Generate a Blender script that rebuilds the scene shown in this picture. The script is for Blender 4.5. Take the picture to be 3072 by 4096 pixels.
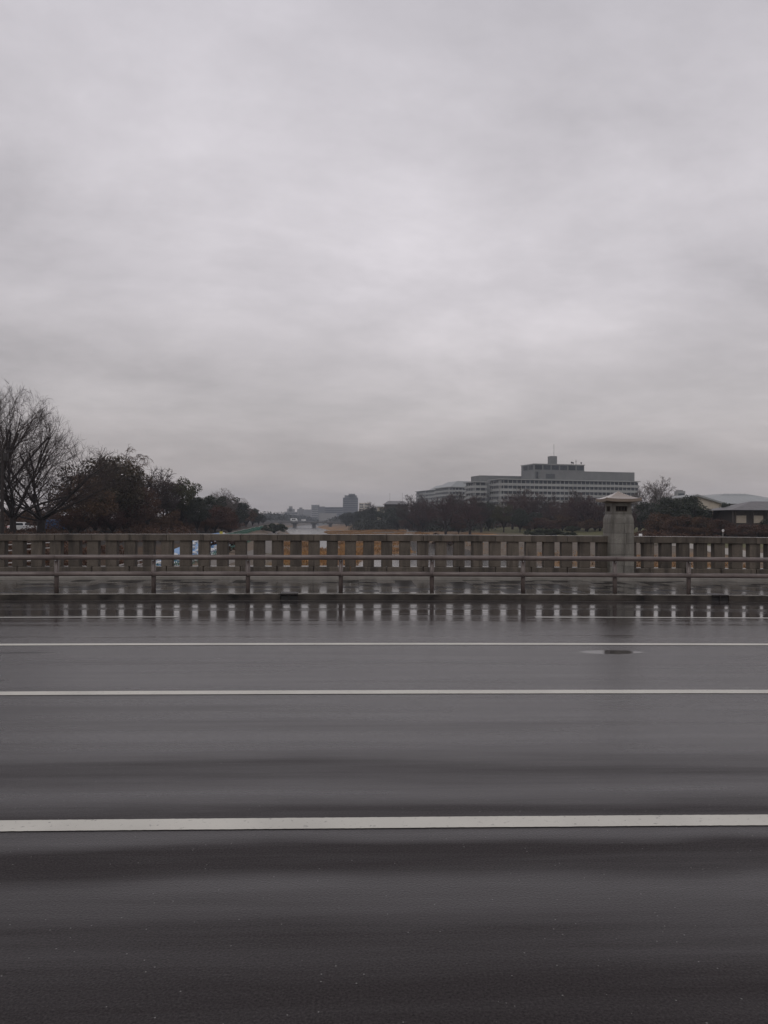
import bpy, math, random
import numpy as np
from mathutils import Vector, Matrix, noise as mnoise
for o in list(bpy.data.objects): bpy.data.objects.remove(o)
S = bpy.context.scene
COL = S.collection
R = math.radians
# ------------------------------------------------------------------ camera
F = 3070.0; CAMZ = 1.70
YAW, PIT, ROL = R(1.85), R(0.504), R(0.27)
Fw = Vector((math.sin(YAW)*math.cos(PIT), math.cos(YAW)*math.cos(PIT), math.sin(PIT)))
R0 = Vector((math.cos(YAW), -math.sin(YAW), 0)); U0 = R0.cross(Fw)
Rt = R0*math.cos(ROL)+U0*math.sin(ROL); Up = U0*math.cos(ROL)-R0*math.sin(ROL)
EYE = Vector((0, 0, CAMZ))
cd = bpy.data.cameras.new('camera'); cam = bpy.data.objects.new('camera', cd); COL.objects.link(cam)
cam.matrix_world = Matrix.Translation(EYE) @ Matrix((Rt, Up, -Fw)).transposed().to_4x4()
cd.sensor_fit = 'VERTICAL'; cd.sensor_height = 36; cd.sensor_width = 27; cd.lens = 36*F/4096
cd.clip_start = 0.05; cd.clip_end = 9000
S.camera = cam
S.render.resolution_x = 768; S.render.resolution_y = 1024
# ------------------------------------------------------------------ view, sky, sun
S.view_settings.view_transform = 'Standard'; S.view_settings.look = 'None'
S.view_settings.exposure = 0.18; S.view_settings.gamma = 1
S.view_settings.use_curve_mapping = False
SUN_EL, SUN_ROT = R(48), R(200)
W = bpy.data.worlds.new('World'); S.world = W; W.use_nodes = True
def nn(nt, t, **k):
    n = nt.nodes.new(t)
    for a, b in k.items(): setattr(n, a, b)
    return n
def mth(nt, op, a, b=None, c=None, clamp=False):
    n = nn(nt, 'ShaderNodeMath', operation=op); n.use_clamp = clamp
    for i, v in enumerate((a, b, c)):
        if v is None: continue
        if isinstance(v, (int, float)): n.inputs[i].default_value = v
        else: nt.links.new(v, n.inputs[i])
    return n.outputs[0]
def ramp(nt, fac, stops, interp='LINEAR'):
    n = nn(nt, 'ShaderNodeValToRGB'); cr = n.color_ramp; cr.interpolation = interp
    while len(cr.elements) < len(stops): cr.elements.new(0.5)
    for e, (p, c) in zip(cr.elements, stops):
        e.position = p
        e.color = (c, c, c, 1) if isinstance(c, (int, float)) else (*c, 1)
    nt.links.new(fac, n.inputs[0]); return n.outputs[0]
def mix(nt, f, a, b, typ='MIX'):
    n = nn(nt, 'ShaderNodeMix', data_type='RGBA', blend_type=typ)
    for i, v in ((0, f), (6, a), (7, b)):
        if isinstance(v, (int, float)) and i == 0: n.inputs[i].default_value = v
        elif isinstance(v, (int, float)): n.inputs[i].default_value = (v, v, v, 1)
        elif isinstance(v, tuple): n.inputs[i].default_value = (*v, 1)
        else: nt.links.new(v, n.inputs[i])
    return n.outputs[2]
nt = W.node_tree; nt.nodes.clear()
tc = nn(nt, 'ShaderNodeTexCoord'); sep = nn(nt, 'ShaderNodeSeparateXYZ'); nt.links.new(tc.outputs['Generated'], sep.inputs[0])
zc = mth(nt, 'MAXIMUM', sep.outputs[2], 0.0)
den = mth(nt, 'ADD', zc, 0.20)
cx = mth(nt, 'DIVIDE', sep.outputs[0], den); cy = mth(nt, 'DIVIDE', sep.outputs[1], den)
cmb = nn(nt, 'ShaderNodeCombineXYZ'); nt.links.new(cx, cmb.inputs[0]); nt.links.new(cy, cmb.inputs[1]); cmb.inputs[2].default_value = 3.7
mp = nn(nt, 'ShaderNodeMapping'); nt.links.new(cmb.outputs[0], mp.inputs[0]); mp.inputs['Rotation'].default_value = (0, 0, R(-24)); mp.inputs['Scale'].default_value = (0.85, 1.0, 1); mp.inputs['Location'].default_value = (6.6, -12.4, 0)
nz = nn(nt, 'ShaderNodeTexNoise'); nz.inputs['Scale'].default_value = 1.25; nz.inputs['Detail'].default_value = 8; nz.inputs['Roughness'].default_value = 0.62; nz.inputs['Distortion'].default_value = 0.15
nt.links.new(mp.outputs[0], nz.inputs[0])
nz2 = nn(nt, 'ShaderNodeTexNoise'); nz2.inputs['Scale'].default_value = 0.33; nz2.inputs['Detail'].default_value = 2
nt.links.new(mp.outputs[0], nz2.inputs[0])
cl = mth(nt, 'ADD', mth(nt, 'MULTIPLY', nz.outputs[0], 0.6), mth(nt, 'MULTIPLY', nz2.outputs[0], 0.5))
clf = ramp(nt, cl, [(0.37, 0.70), (0.48, 0.92), (0.57, 1.08), (0.66, 1.26)])
grad = ramp(nt, zc, [(0.0, (.420, .368, .352)), (.06, (.415, .374, .363)), (.14, (.455, .424, .424)), (.28, (.560, .530, .553)), (.42, (.570, .543, .572)), (.56, (.480, .460, .490)), (1.0, (.46, .455, .48))])
cloud = mix(nt, 1.0, grad, clf, 'MULTIPLY')
sky = nn(nt, 'ShaderNodeTexSky', sky_type='NISHITA'); sky.sun_disc = False; sky.sun_elevation = SUN_EL; sky.sun_rotation = SUN_ROT
skyd = mix(nt, 1.0, sky.outputs[0], 0.08, 'MULTIPLY')
skc = mix(nt, 0.96, skyd, cloud)
bg = nn(nt, 'ShaderNodeBackground'); bg.inputs[1].default_value = 1.0; nt.links.new(skc, bg.inputs[0])
wo = nn(nt, 'ShaderNodeOutputWorld'); nt.links.new(bg.outputs[0], wo.inputs[0])
sd = bpy.data.lights.new('sun', 'SUN'); sd.energy = 0.55; sd.angle = R(40); sd.color = (1, 0.97, 0.92)
sun = bpy.data.objects.new('sun', sd); COL.objects.link(sun)
sdir = Vector((math.sin(SUN_ROT)*math.cos(SUN_EL), math.cos(SUN_ROT)*math.cos(SUN_EL), math.sin(SUN_EL)))
sun.rotation_euler = sdir.to_track_quat('Z', 'Y').to_euler()

# ------------------------------------------------------------------ helpers
def ray(px, py): return (Fw + Rt*((px-1536)/F) + Up*((2048-py)/F)).normalized()
def atY(px, py, Y):
    d = ray(px, py); return EYE + d*(Y/d.y)
def XatY(px, Y, py=2075): return atY(px, py, Y).x
def bend(x): return -0.00035*x*x/(1+x*x/900)
class MB:
    def __init__(s): s.v = []; s.f = []; s.m = []
    def add(s, vs, fs, mi=0):
        b = len(s.v); s.v += [tuple(v) for v in vs]; s.f += [tuple(b+i for i in f) for f in fs]; s.m += [mi]*len(fs)
    def box(s, x0, x1, y0, y1, z0, z1, M=None, mi=0):
        vs = [Vector((x, y, z)) for z in (z0, z1) for y in (y0, y1) for x in (x0, x1)]
        if M: vs = [M @ v for v in vs]
        s.add(vs, [(0, 2, 3, 1), (4, 5, 7, 6), (0, 1, 5, 4), (2, 6, 7, 3), (0, 4, 6, 2), (1, 3, 7, 5)], mi)
    def frust(s, a, b, mi=0):  # a, b: (x0,x1,y0,y1,z)
        vs = [(x, y, q[4]) for q in (a, b) for y in (q[2], q[3]) for x in (q[0], q[1])]
        s.add(vs, [(0, 2, 3, 1), (4, 5, 7, 6), (0, 1, 5, 4), (2, 6, 7, 3), (0, 4, 6, 2), (1, 3, 7, 5)], mi)
    def tube(s, pts, rs, n=8, cap=True, mi=0):
        pts = [Vector(p) for p in pts]
        if isinstance(rs, (int, float)): rs = [rs]*len(pts)
        t0 = (pts[-1]-pts[0]).normalized(); a = Vector((0, 0, 1)) if abs(t0.z) < .9 else Vector((1, 0, 0))
        u = t0.cross(a).normalized(); w = t0.cross(u)
        vs = []
        for p, r in zip(pts, rs):
            for k in range(n):
                an = 2*math.pi*k/n; vs.append(p+u*(r*math.cos(an))+w*(r*math.sin(an)))
        fs = []
        for i in range(len(pts)-1):
            for k in range(n): fs.append((i*n+k, i*n+(k+1) % n, (i+1)*n+(k+1) % n, (i+1)*n+k))
        if cap: fs.append(tuple(reversed(range(n)))); fs.append(tuple((len(pts)-1)*n+k for k in range(n)))
        s.add(vs, fs, mi)
    def build(s, name, mat, parent=None, smooth=False, bevel=0, bend_=False):
        me = bpy.data.meshes.new(name)
        vs = s.v
        if bend_: vs = [(x, y, z+bend(x)) for x, y, z in vs]
        me.from_pydata(vs, [], s.f)
        mats = mat if isinstance(mat, (list, tuple)) else [mat]
        for m in mats: me.materials.append(m)
        if len(mats) > 1: me.polygons.foreach_set('material_index', s.m)
        if smooth: me.polygons.foreach_set('use_smooth', [True]*len(me.polygons))
        me.update()
        o = bpy.data.objects.new(name, me); COL.objects.link(o)
        if parent: o.parent = parent
        if bevel:
            b = o.modifiers.new('bevel', 'BEVEL'); b.width = bevel; b.segments = 2; b.limit_method = 'ANGLE'; b.angle_limit = R(40)
        return o
def tag(o, label, cat, group=None, kind=None):
    if label: o['label'] = label
    if cat: o['category'] = cat
    if group: o['group'] = group
    if kind: o['kind'] = kind
    return o
def thing(name, label, cat, loc=(0, 0, 0), rz=0, group=None):
    o = bpy.data.objects.new(name, None); COL.objects.link(o); o.location = loc; o.rotation_euler = (0, 0, rz)
    o.empty_display_size = .3
    return tag(o, label, cat, group)
def struct(o): o['kind'] = 'structure'; return o
def copytree(o, loc, rz=0, sc=1, label=None, group=None, parent=None):
    c = o.copy(); COL.objects.link(c)
    if parent is None:
        c.location = loc; c.rotation_euler = (0, 0, rz); c.scale = (sc, sc, sc) if isinstance(sc, (int, float)) else sc
        if label: c['label'] = label
        if group: c['group'] = group
    else: c.parent = parent
    for ch in o.children: copytree(ch, None, parent=c)
    return c

# ------------------------------------------------------------------ materials
def newmat(name):
    m = bpy.data.materials.new(name); m.use_nodes = True; nt = m.node_tree
    b = nt.nodes['Principled BSDF']; return m, nt, b
def noise_mat(name, c0, c1, scale=3, rough=0.7, det=5, bump=0.0, bscale=30, vary=None, spec=0.5, stretch=(1, 1, 1), obj_rand=0.0, metallic=0):
    m, nt, b = newmat(name)
    tc = nn(nt, 'ShaderNodeTexCoord'); mp = nn(nt, 'ShaderNodeMapping'); nt.links.new(tc.outputs['Object'], mp.inputs[0]); mp.inputs['Scale'].default_value = stretch
    n = nn(nt, 'ShaderNodeTexNoise'); n.inputs['Scale'].default_value = scale; n.inputs['Detail'].default_value = det; n.inputs['Roughness'].default_value = .62
    nt.links.new(mp.outputs[0], n.inputs[0])
    f = ramp(nt, n.outputs[0], [(0.32, 0.0), (0.68, 1.0)])
    c = mix(nt, f, tuple(c0), tuple(c1))
    if obj_rand:
        oi = nn(nt, 'ShaderNodeObjectInfo'); hs = nn(nt, 'ShaderNodeHueSaturation')
        v = mth(nt, 'MULTIPLY_ADD', oi.outputs['Random'], 2*obj_rand, 1-obj_rand); nt.links.new(v, hs.inputs['Value'])
        h = mth(nt, 'MULTIPLY_ADD', oi.outputs['Random'], 0.04, 0.48); nt.links.new(h, hs.inputs['Hue'])
        nt.links.new(c, hs.inputs['Color']); c = hs.outputs[0]
    nt.links.new(c, b.inputs['Base Color']); b.inputs['Roughness'].default_value = rough
    b.inputs['Specular IOR Level'].default_value = spec; b.inputs['Metallic'].default_value = metallic
    if bump:
        n2 = nn(nt, 'ShaderNodeTexNoise'); n2.inputs['Scale'].default_value = bscale; n2.inputs['Detail'].default_value = 4
        nt.links.new(tc.outputs['Object'], n2.inputs[0])
        bp = nn(nt, 'ShaderNodeBump'); bp.inputs['Strength'].default_value = bump; bp.inputs['Distance'].default_value = .02
        nt.links.new(n2.outputs[0], bp.inputs['Height']); nt.links.new(bp.outputs[0], b.inputs['Normal'])
    return m
def asphalt_mat():
    m, nt, b = newmat('wet_asphalt')
    tc = nn(nt, 'ShaderNodeTexCoord'); sp = nn(nt, 'ShaderNodeSeparateXYZ'); nt.links.new(tc.outputs['Object'], sp.inputs[0])
    def nzn(sc, stretch, det=4, rough=.55, loc=(0, 0, 0)):
        mp = nn(nt, 'ShaderNodeMapping'); nt.links.new(tc.outputs['Object'], mp.inputs[0]); mp.inputs['Scale'].default_value = stretch; mp.inputs['Location'].default_value = loc
        n = nn(nt, 'ShaderNodeTexNoise'); n.inputs['Scale'].default_value = sc; n.inputs['Detail'].default_value = det; n.inputs['Roughness'].default_value = rough
        nt.links.new(mp.outputs[0], n.inputs[0]); return n.outputs[0]
    wav = nzn(0.35, (1, 0.3, 1), 3)
    y = mth(nt, 'ADD', sp.outputs[1], mth(nt, 'MULTIPLY', mth(nt, 'SUBTRACT', wav, 0.5), 0.55))
    yn = mth(nt, 'DIVIDE', y, 17.0)
    # how much water lies on the surface across the carriageway (0 damp .. 1 standing film)
    P = lambda d: d/17.0
    band = ramp(nt, yn, [(P(1.5), .0), (P(2.9), .04), (P(3.35), .40), (P(3.55), .40), (P(3.68), .06), (P(3.98), .02), (P(4.1), .42), (P(4.45), .14), (P(4.75), .50), (P(5.15), .22), (P(5.4), .26),
                          (P(5.6), .55), (P(7.0), .56), (P(9.6), .62), (P(9.75), .70), (P(11.2), .74), (P(11.4), .66), (P(12.6), .80), (P(13.6), .92), (P(14.3), .9), (P(15.2), 1.0), (P(16.5), 1.0)])
    strk = nzn(1.0, (0.16, 2.6, 1), 6, .6)
    strk2 = nzn(1.0, (0.5, 7.0, 1), 4, .6, (5, 3, 0))
    s = mth(nt, 'ADD', mth(nt, 'MULTIPLY', mth(nt, 'SUBTRACT', strk, .5), 1.0), mth(nt, 'MULTIPLY', mth(nt, 'SUBTRACT', strk2, .5), 0.30))
    wet = mth(nt, 'ADD', band, mth(nt, 'MULTIPLY', s, 0.85), clamp=True)
    # real puddles: hollows where the film is smooth
    def pud(x, yy, rx, ry):
        dx = mth(nt, 'DIVIDE', mth(nt, 'SUBTRACT', sp.outputs[0], x), rx); dy = mth(nt, 'DIVIDE', mth(nt, 'SUBTRACT', sp.outputs[1], yy), ry)
        d = mth(nt, 'ADD', mth(nt, 'MULTIPLY', dx, dx), mth(nt, 'MULTIPLY', dy, dy))
        d = mth(nt, 'ADD', d, mth(nt, 'MULTIPLY', mth(nt, 'SUBTRACT', strk2, .5), 3.0))
        return mth(nt, 'SUBTRACT', 1.25, d, clamp=True)
    pd = pud(3.25, 9.80, .36, .15)
    dry = mth(nt, 'MAXIMUM', pud(-4.35, 9.8, .6, .10), pud(-3.95, 8.15, .35, .07))
    wet = mth(nt, 'MULTIPLY', wet, mth(nt, 'SUBTRACT', 1.0, mth(nt, 'MULTIPLY', dry, .75, clamp=True)))
    pdm = mth(nt, 'MULTIPLY', pd, 3.0, clamp=True)
    yfn = mth(nt, 'DIVIDE', mth(nt, 'ADD', sp.outputs[1], mth(nt, 'MULTIPLY', mth(nt, 'SUBTRACT', nzn(.5, (.5, .8, 1), 5, .6, (1, 4, 0)), .5), .5)), 17.0)
    gut = ramp(nt, yfn, [(P(10.6), 0.0), (P(10.95), .15), (P(11.08), .95), (P(11.2), .3), (P(12.0), .35), (P(12.3), .5), (P(12.4), .95), (P(12.55), .45), (P(12.72), .5), (P(12.84), 1.0), (P(12.96), .6), (P(13.15), .9), (P(13.3), .7), (P(13.45), .96),
                          (P(14.2), 1.0), (P(14.35), .5), (P(14.6), .45), (P(14.78), .9), (P(15.6), .86), (P(16.0), 1.0)])
    brk = ramp(nt, nzn(1.0, (0.22, 7.5, 1), 5, .6, (2, 9, 0)), [(.38, .35), (.47, .9), (.54, 1.0)])
    film = mth(nt, 'MAXIMUM', pdm, mth(nt, 'MULTIPLY', gut, brk))
    rgh = ramp(nt, wet, [(0, .55), (.35, .34), (.7, .22), (1, .14)])
    rg = mix(nt, film, rgh, 0.06)
    nt.links.new(rg, b.inputs['Roughness'])
    spl = ramp(nt, wet, [(0, .06), (.3, .26), (.6, .46), (1, .66)])
    nt.links.new(spl, b.inputs['Specular IOR Level'])
    ag = nzn(95, (1, 1, 1), 3, .7); agf = ramp(nt, ag, [(.35, 0.0), (.7, 1.0)])
    big = nzn(.5, (.3, 1, 1), 3)
    c = mix(nt, agf, (.014, .0122, .0127), (.060, .052, .053))
    vo = nn(nt, 'ShaderNodeTexVoronoi'); vo.inputs['Scale'].default_value = 38; nt.links.new(tc.outputs['Object'], vo.inputs['Vector'])
    gr = mth(nt, 'LESS_THAN', vo.outputs['Distance'], 0.13)
    wn = nn(nt, 'ShaderNodeSeparateColor'); nt.links.new(vo.outputs['Color'], wn.inputs[0])
    gr = mth(nt, 'MULTIPLY', gr, mth(nt, 'GREATER_THAN', wn.outputs[0], 0.93))
    c = mix(nt, gr, c, (.22, .215, .21))
    c = mix(nt, mth(nt, 'MULTIPLY', big, 0.5), c, (.030, .0255, .026))
    nt.links.new(c, b.inputs['Base Color'])
    bp = nn(nt, 'ShaderNodeBump'); bp.inputs['Distance'].default_value = .006
    nt.links.new(mth(nt, 'MULTIPLY', mth(nt, 'SUBTRACT', 1.0, film), .35), bp.inputs['Strength'])
    nt.links.new(nzn(90, (1, 1, 1), 2), bp.inputs['Height'])
    bp2 = nn(nt, 'ShaderNodeBump'); bp2.inputs['Distance'].default_value = .010; bp2.inputs['Strength'].default_value = .28
    nt.links.new(nzn(1.0, (.35, 2.2, 1), 3, .5, (7, 2, 0)), bp2.inputs['Height']); nt.links.new(bp2.outputs[0], bp.inputs['Normal'])
    nt.links.new(bp.outputs[0], b.inputs['Normal'])
    return m
def paving_mat():
    m, nt, b = newmat('wet_paving')
    tc = nn(nt, 'ShaderNodeTexCoord')
    br = nn(nt, 'ShaderNodeTexBrick'); nt.links.new(tc.outputs['Object'], br.inputs[0])
    br.offset = 0.0; br.squash = 1.0
    br.inputs['Scale'].default_value = 1.0; br.inputs['Brick Width'].default_value = .45; br.inputs['Row Height'].default_value = .45
    br.inputs['Mortar Size'].default_value = .008; br.inputs['Mortar Smooth'].default_value = .2
    br.inputs['Color1'].default_value = (.075, .069, .063, 1); br.inputs['Color2'].default_value = (.105, .098, .09, 1); br.inputs['Mortar'].default_value = (.012, .011, .010, 1)
    # darker slabs laid here and there
    mp = nn(nt, 'ShaderNodeMapping'); nt.links.new(tc.outputs['Object'], mp.inputs[0]); mp.inputs['Scale'].default_value = (1/.45, 1/.45, 0)
    fl = nn(nt, 'ShaderNodeVectorMath', operation='FLOOR'); nt.links.new(mp.outputs[0], fl.inputs[0])
    wn = nn(nt, 'ShaderNodeTexWhiteNoise', noise_dimensions='2D'); nt.links.new(fl.outputs[0], wn.inputs[0])
    dk = mth(nt, 'GREATER_THAN', wn.outputs[0], .70)
    c = mix(nt, dk, br.outputs[0], (.010, .009, .009))
    ns = nn(nt, 'ShaderNodeTexNoise'); ns.inputs['Scale'].default_value = 1.1; ns.inputs['Detail'].default_value = 4; nt.links.new(tc.outputs['Object'], ns.inputs[0])
    c = mix(nt, ramp(nt, ns.outputs[0], [(.35, 0.0), (.7, .5)]), c, (.04, .037, .035))
    nt.links.new(c, b.inputs['Base Color'])
    r = ramp(nt, ns.outputs[0], [(.3, .20), (.55, .15), (.7, .10)])
    r = mix(nt, dk, r, .34)
    nt.links.new(r, b.inputs['Roughness'])
    nt.links.new(ramp(nt, dk, [(0, .75), (1, .12)]), b.inputs['Specular IOR Level'])
    bp = nn(nt, 'ShaderNodeBump'); bp.inputs['Strength'].default_value = .25; bp.inputs['Distance'].default_value = .004; bp.invert = True
    nt.links.new(br.outputs['Fac'], bp.inputs['Height']); nt.links.new(bp.outputs[0], b.inputs['Normal'])
    return m
def stone_mat(name, c0, c1, dark, rough=.55, streak=True):
    m, nt, b = newmat(name)
    tc = nn(nt, 'ShaderNodeTexCoord')
    def nzn(sc, st=(1, 1, 1), det=5):
        mp = nn(nt, 'ShaderNodeMapping'); nt.links.new(tc.outputs['Object'], mp.inputs[0]); mp.inputs['Scale'].default_value = st
        n = nn(nt, 'ShaderNodeTexNoise'); n.inputs['Scale'].default_value = sc; n.inputs['Detail'].default_value = det; n.inputs['Roughness'].default_value = .65
        nt.links.new(mp.outputs[0], n.inputs[0]); return n.outputs[0]
    oi = nn(nt, 'ShaderNodeObjectInfo')
    c = mix(nt, ramp(nt, nzn(2.2), [(.3, 0.0), (.7, 1.0)]), c0, c1)
    c = mix(nt, ramp(nt, nzn(60, det=2), [(.42, .35), (.6, 0.0)]), c, dark)
    if streak: c = mix(nt, ramp(nt, nzn(1.6, (3.5, 3.5, .35)), [(.46, 0.0), (.66, .85)]), c, dark)
    hs = nn(nt, 'ShaderNodeHueSaturation'); nt.links.new(mth(nt, 'MULTIPLY_ADD', oi.outputs['Random'], .42, .76), hs.inputs['Value']); nt.links.new(c, hs.inputs['Color'])
    nt.links.new(hs.outputs[0], b.inputs['Base Color']); ge = nn(nt, 'ShaderNodeNewGeometry'); sg = nn(nt, 'ShaderNodeSeparateXYZ'); nt.links.new(ge.outputs['Normal'], sg.inputs[0])
    up = ramp(nt, sg.outputs[2], [(.6, 0.0), (.95, 1.0)])
    nt.links.new(mix(nt, up, rough, .16), b.inputs['Roughness']); nt.links.new(mix(nt, up, .4, .9), b.inputs['Specular IOR Level'])
    bp = nn(nt, 'ShaderNodeBump'); bp.inputs['Strength'].default_value = .35; bp.inputs['Distance'].default_value = .006
    nt.links.new(nzn(45), bp.inputs['Height']); nt.links.new(bp.outputs[0], b.inputs['Normal'])
    return m
M = {}
M['asphalt'] = asphalt_mat(); M['paving'] = paving_mat()
M['stone'] = stone_mat('parapet_stone', (.082, .067, .053), (.135, .113, .091), (.032, .026, .021))
M['pillar'] = stone_mat('pillar_granite', (.145, .137, .120), (.225, .215, .192), (.07, .064, .055), streak=True)
M['pillar_roof'] = stone_mat('pillar_roof_stone', (.17, .135, .108), (.22, .178, .148), (.14, .115, .095), streak=False)
M['kerb'] = stone_mat('kerb_concrete', (.16, .15, .13), (.25, .235, .21), (.035, .03, .027), rough=.4)
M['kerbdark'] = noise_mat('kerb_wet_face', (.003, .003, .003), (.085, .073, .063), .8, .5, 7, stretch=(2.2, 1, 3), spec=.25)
M['step'] = noise_mat('step_concrete', (.16, .15, .135), (.24, .225, .205), 3, .28)
M['dark'] = noise_mat('recess_shade', (.006, .006, .006), (.012, .011, .011), 3, .6)  # near-black: the shade inside openings is put into the colour
M['iron'] = noise_mat('cast_iron', (.02, .018, .017), (.035, .03, .028), 12, .4, metallic=.5)
M['rail'] = noise_mat('taupe_painted_steel', (.095, .074, .068), (.145, .115, .105), 5, .33, 6, bump=.05)
M['bolt'] = noise_mat('bolt_steel', (.4, .4, .4), (.5, .5, .5), 5, .3, metallic=.9)
def paint_mat(name, c, worn=.48):
    m, nt, b = newmat(name)
    tc = nn(nt, 'ShaderNodeTexCoord'); n = nn(nt, 'ShaderNodeTexNoise'); n.inputs['Scale'].default_value = 26; n.inputs['Detail'].default_value = 6; n.inputs['Roughness'].default_value = .7
    nt.links.new(tc.outputs['Object'], n.inputs[0])
    n2 = nn(nt, 'ShaderNodeTexNoise'); n2.inputs['Scale'].default_value = 1.6; n2.inputs['Detail'].default_value = 4; nt.links.new(tc.outputs['Object'], n2.inputs[0])
    f = ramp(nt, n.outputs[0], [(.30, 1.0), (.40, 0.0)])
    cc = mix(nt, ramp(nt, n2.outputs[0], [(.35, 0.0), (.7, 1.0)]), c, tuple(x*.82 for x in c))
    nt.links.new(mix(nt, f, cc, (.10, .095, .09)), b.inputs['Base Color']); b.inputs['Roughness'].default_value = worn; return m
M['paint'] = paint_mat('road_paint', (.54, .52, .465)); M['paint_old'] = paint_mat('road_paint_wet', (.42, .41, .38), .2)
M['bark'] = noise_mat('bark', (.014, .010, .009), (.030, .022, .018), 6, .85)
M['twig'] = noise_mat('twigs', (.030, .019, .016), (.052, .034, .029), 6, .9)
M['twig_red'] = noise_mat('reddish_twigs', (.040, .018, .016), (.070, .034, .029), .6, .9, obj_rand=.25)
M['twig_grey'] = noise_mat('grey_twigs', (.10, .085, .078), (.15, .13, .12), 1, .9)
M['leaf'] = noise_mat('dark_evergreen_leaves', (.008, .013, .007), (.024, .032, .014), .7, .6, 4, obj_rand=.3)
M['leaf_olive'] = noise_mat('olive_leaves', (.022, .026, .006), (.064, .058, .014), .6, .6, 4, obj_rand=.2)
M['leaf_brown'] = noise_mat('brown_leaves', (.036, .015, .009), (.092, .040, .020), .6, .8, 4, obj_rand=.25)
M['leaf_bronze'] = noise_mat('bronze_leaves', (.022, .015, .006), (.062, .042, .017), .6, .7, 4)
M['hedge'] = noise_mat('hedge_leaves', (.020, .026, .012), (.04, .05, .02), 1.5, .7, 4)
def ground_mat():
    m, nt, b = newmat('riverside_ground')
    tc = nn(nt, 'ShaderNodeTexCoord'); at = nn(nt, 'ShaderNodeAttribute'); at.attribute_name = 'zone'; sc = nn(nt, 'ShaderNodeSeparateColor'); nt.links.new(at.outputs['Color'], sc.inputs[0])
    def nzn(s, det=6, st=(1, 1, 1)):
        mp = nn(nt, 'ShaderNodeMapping'); nt.links.new(tc.outputs['Object'], mp.inputs[0]); mp.inputs['Scale'].default_value = st
        n = nn(nt, 'ShaderNodeTexNoise'); n.inputs['Scale'].default_value = s; n.inputs['Detail'].default_value = det; n.inputs['Roughness'].default_value = .65; nt.links.new(mp.outputs[0], n.inputs[0]); return n.outputs[0]
    dirt = mix(nt, ramp(nt, nzn(.5), [(.3, 0.0), (.7, 1.0)]), (.075, .058, .042), (.15, .122, .095))
    dirt = mix(nt, sc.outputs[2], dirt, (.020, .014, .010))
    reed = mix(nt, ramp(nt, nzn(.16), [(.35, 0.0), (.62, 1.0)]), (.10, .060, .036), (.30, .155, .050))
    lawn = mix(nt, ramp(nt, nzn(.1), [(.35, 0.0), (.65, 1.0)]), (.050, .052, .018), (.105, .095, .035))
    c = mix(nt, sc.outputs[0], dirt, reed); c = mix(nt, sc.outputs[1], c, lawn)
    nt.links.new(c, b.inputs['Base Color']); b.inputs['Roughness'].default_value = .85; b.inputs['Specular IOR Level'].default_value = .25
    bp = nn(nt, 'ShaderNodeBump'); bp.inputs['Strength'].default_value = .6; bp.inputs['Distance'].default_value = .25; nt.links.new(nzn(1.5), bp.inputs['Height']); nt.links.new(bp.outputs[0], b.inputs['Normal'])
    return m
M['ground'] = ground_mat()
def water_mat():
    m, nt, b = newmat('river_water')
    tc = nn(nt, 'ShaderNodeTexCoord'); n = nn(nt, 'ShaderNodeTexNoise'); n.inputs['Scale'].default_value = .9; n.inputs['Detail'].default_value = 5; nt.links.new(tc.outputs['Object'], n.inputs[0])
    n.inputs['Roughness'].default_value = .6
    bp = nn(nt, 'ShaderNodeBump'); bp.inputs['Strength'].default_value = .25; bp.inputs['Distance'].default_value = .06; nt.links.new(n.outputs[0], bp.inputs['Height']); nt.links.new(bp.outputs[0], b.inputs['Normal'])
    b.inputs['Base Color'].default_value = (.055, .05, .042, 1); b.inputs['Roughness'].default_value = .12; b.inputs['IOR'].default_value = 1.33; b.inputs['Specular IOR Level'].default_value = .8
    return m
M['water'] = water_mat()
M['path'] = noise_mat('pale_path', (.085, .07, .058), (.14, .12, .10), .8, .7)
M['reed'] = noise_mat('dry_reeds', (.13, .072, .035), (.34, .185, .065), .12, .9, 3)
M['bconc'] = noise_mat('building_concrete', (.24, .243, .235), (.31, .31, .30), .15, .8)
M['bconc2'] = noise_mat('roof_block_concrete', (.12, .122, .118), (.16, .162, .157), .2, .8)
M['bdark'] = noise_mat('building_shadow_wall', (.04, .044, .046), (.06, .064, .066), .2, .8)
M['glass'] = noise_mat('window_glass', (.010, .012, .014), (.035, .04, .044), .4, .35, spec=.15, obj_rand=.7)
M['metal_roof'] = noise_mat('grey_sheet_roof', (.20, .21, .21), (.26, .27, .27), .3, .45, stretch=(4, .2, 1))
M['cream'] = noise_mat('cream_plaster', (.36, .31, .25), (.46, .41, .34), .5, .8)
M['tile'] = noise_mat('dark_tile_roof', (.075, .07, .072), (.12, .112, .112), 1.0, .5)
M['timber'] = noise_mat('dark_timber', (.025, .018, .015), (.05, .038, .03), 2, .7)
M['city'] = noise_mat('city_wall', (.17, .17, .165), (.26, .255, .25), .05, .8, obj_rand=.25)
M['citydark'] = noise_mat('city_dark_wall', (.09, .095, .105), (.12, .125, .135), .05, .6)
M['bridge'] = noise_mat('far_bridge_steel', (.06, .06, .058), (.10, .098, .092), .3, .7)
M['white'] = noise_mat('white_paint', (.62, .62, .62), (.72, .72, .72), 2, .3)
M['blue'] = noise_mat('blue_paint', (.03, .07, .17), (.04, .09, .21), 2, .3)
M['tyre'] = noise_mat('tyre_rubber', (.01, .01, .01), (.02, .02, .02), 9, .8)
M['red'] = noise_mat('red_lens', (.5, .02, .03), (.6, .03, .04), 9, .3)
M['tarp'] = noise_mat('blue_tarpaulin', (.045, .18, .40), (.085, .27, .54), .9, .35, bump=.6, bscale=2)
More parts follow.
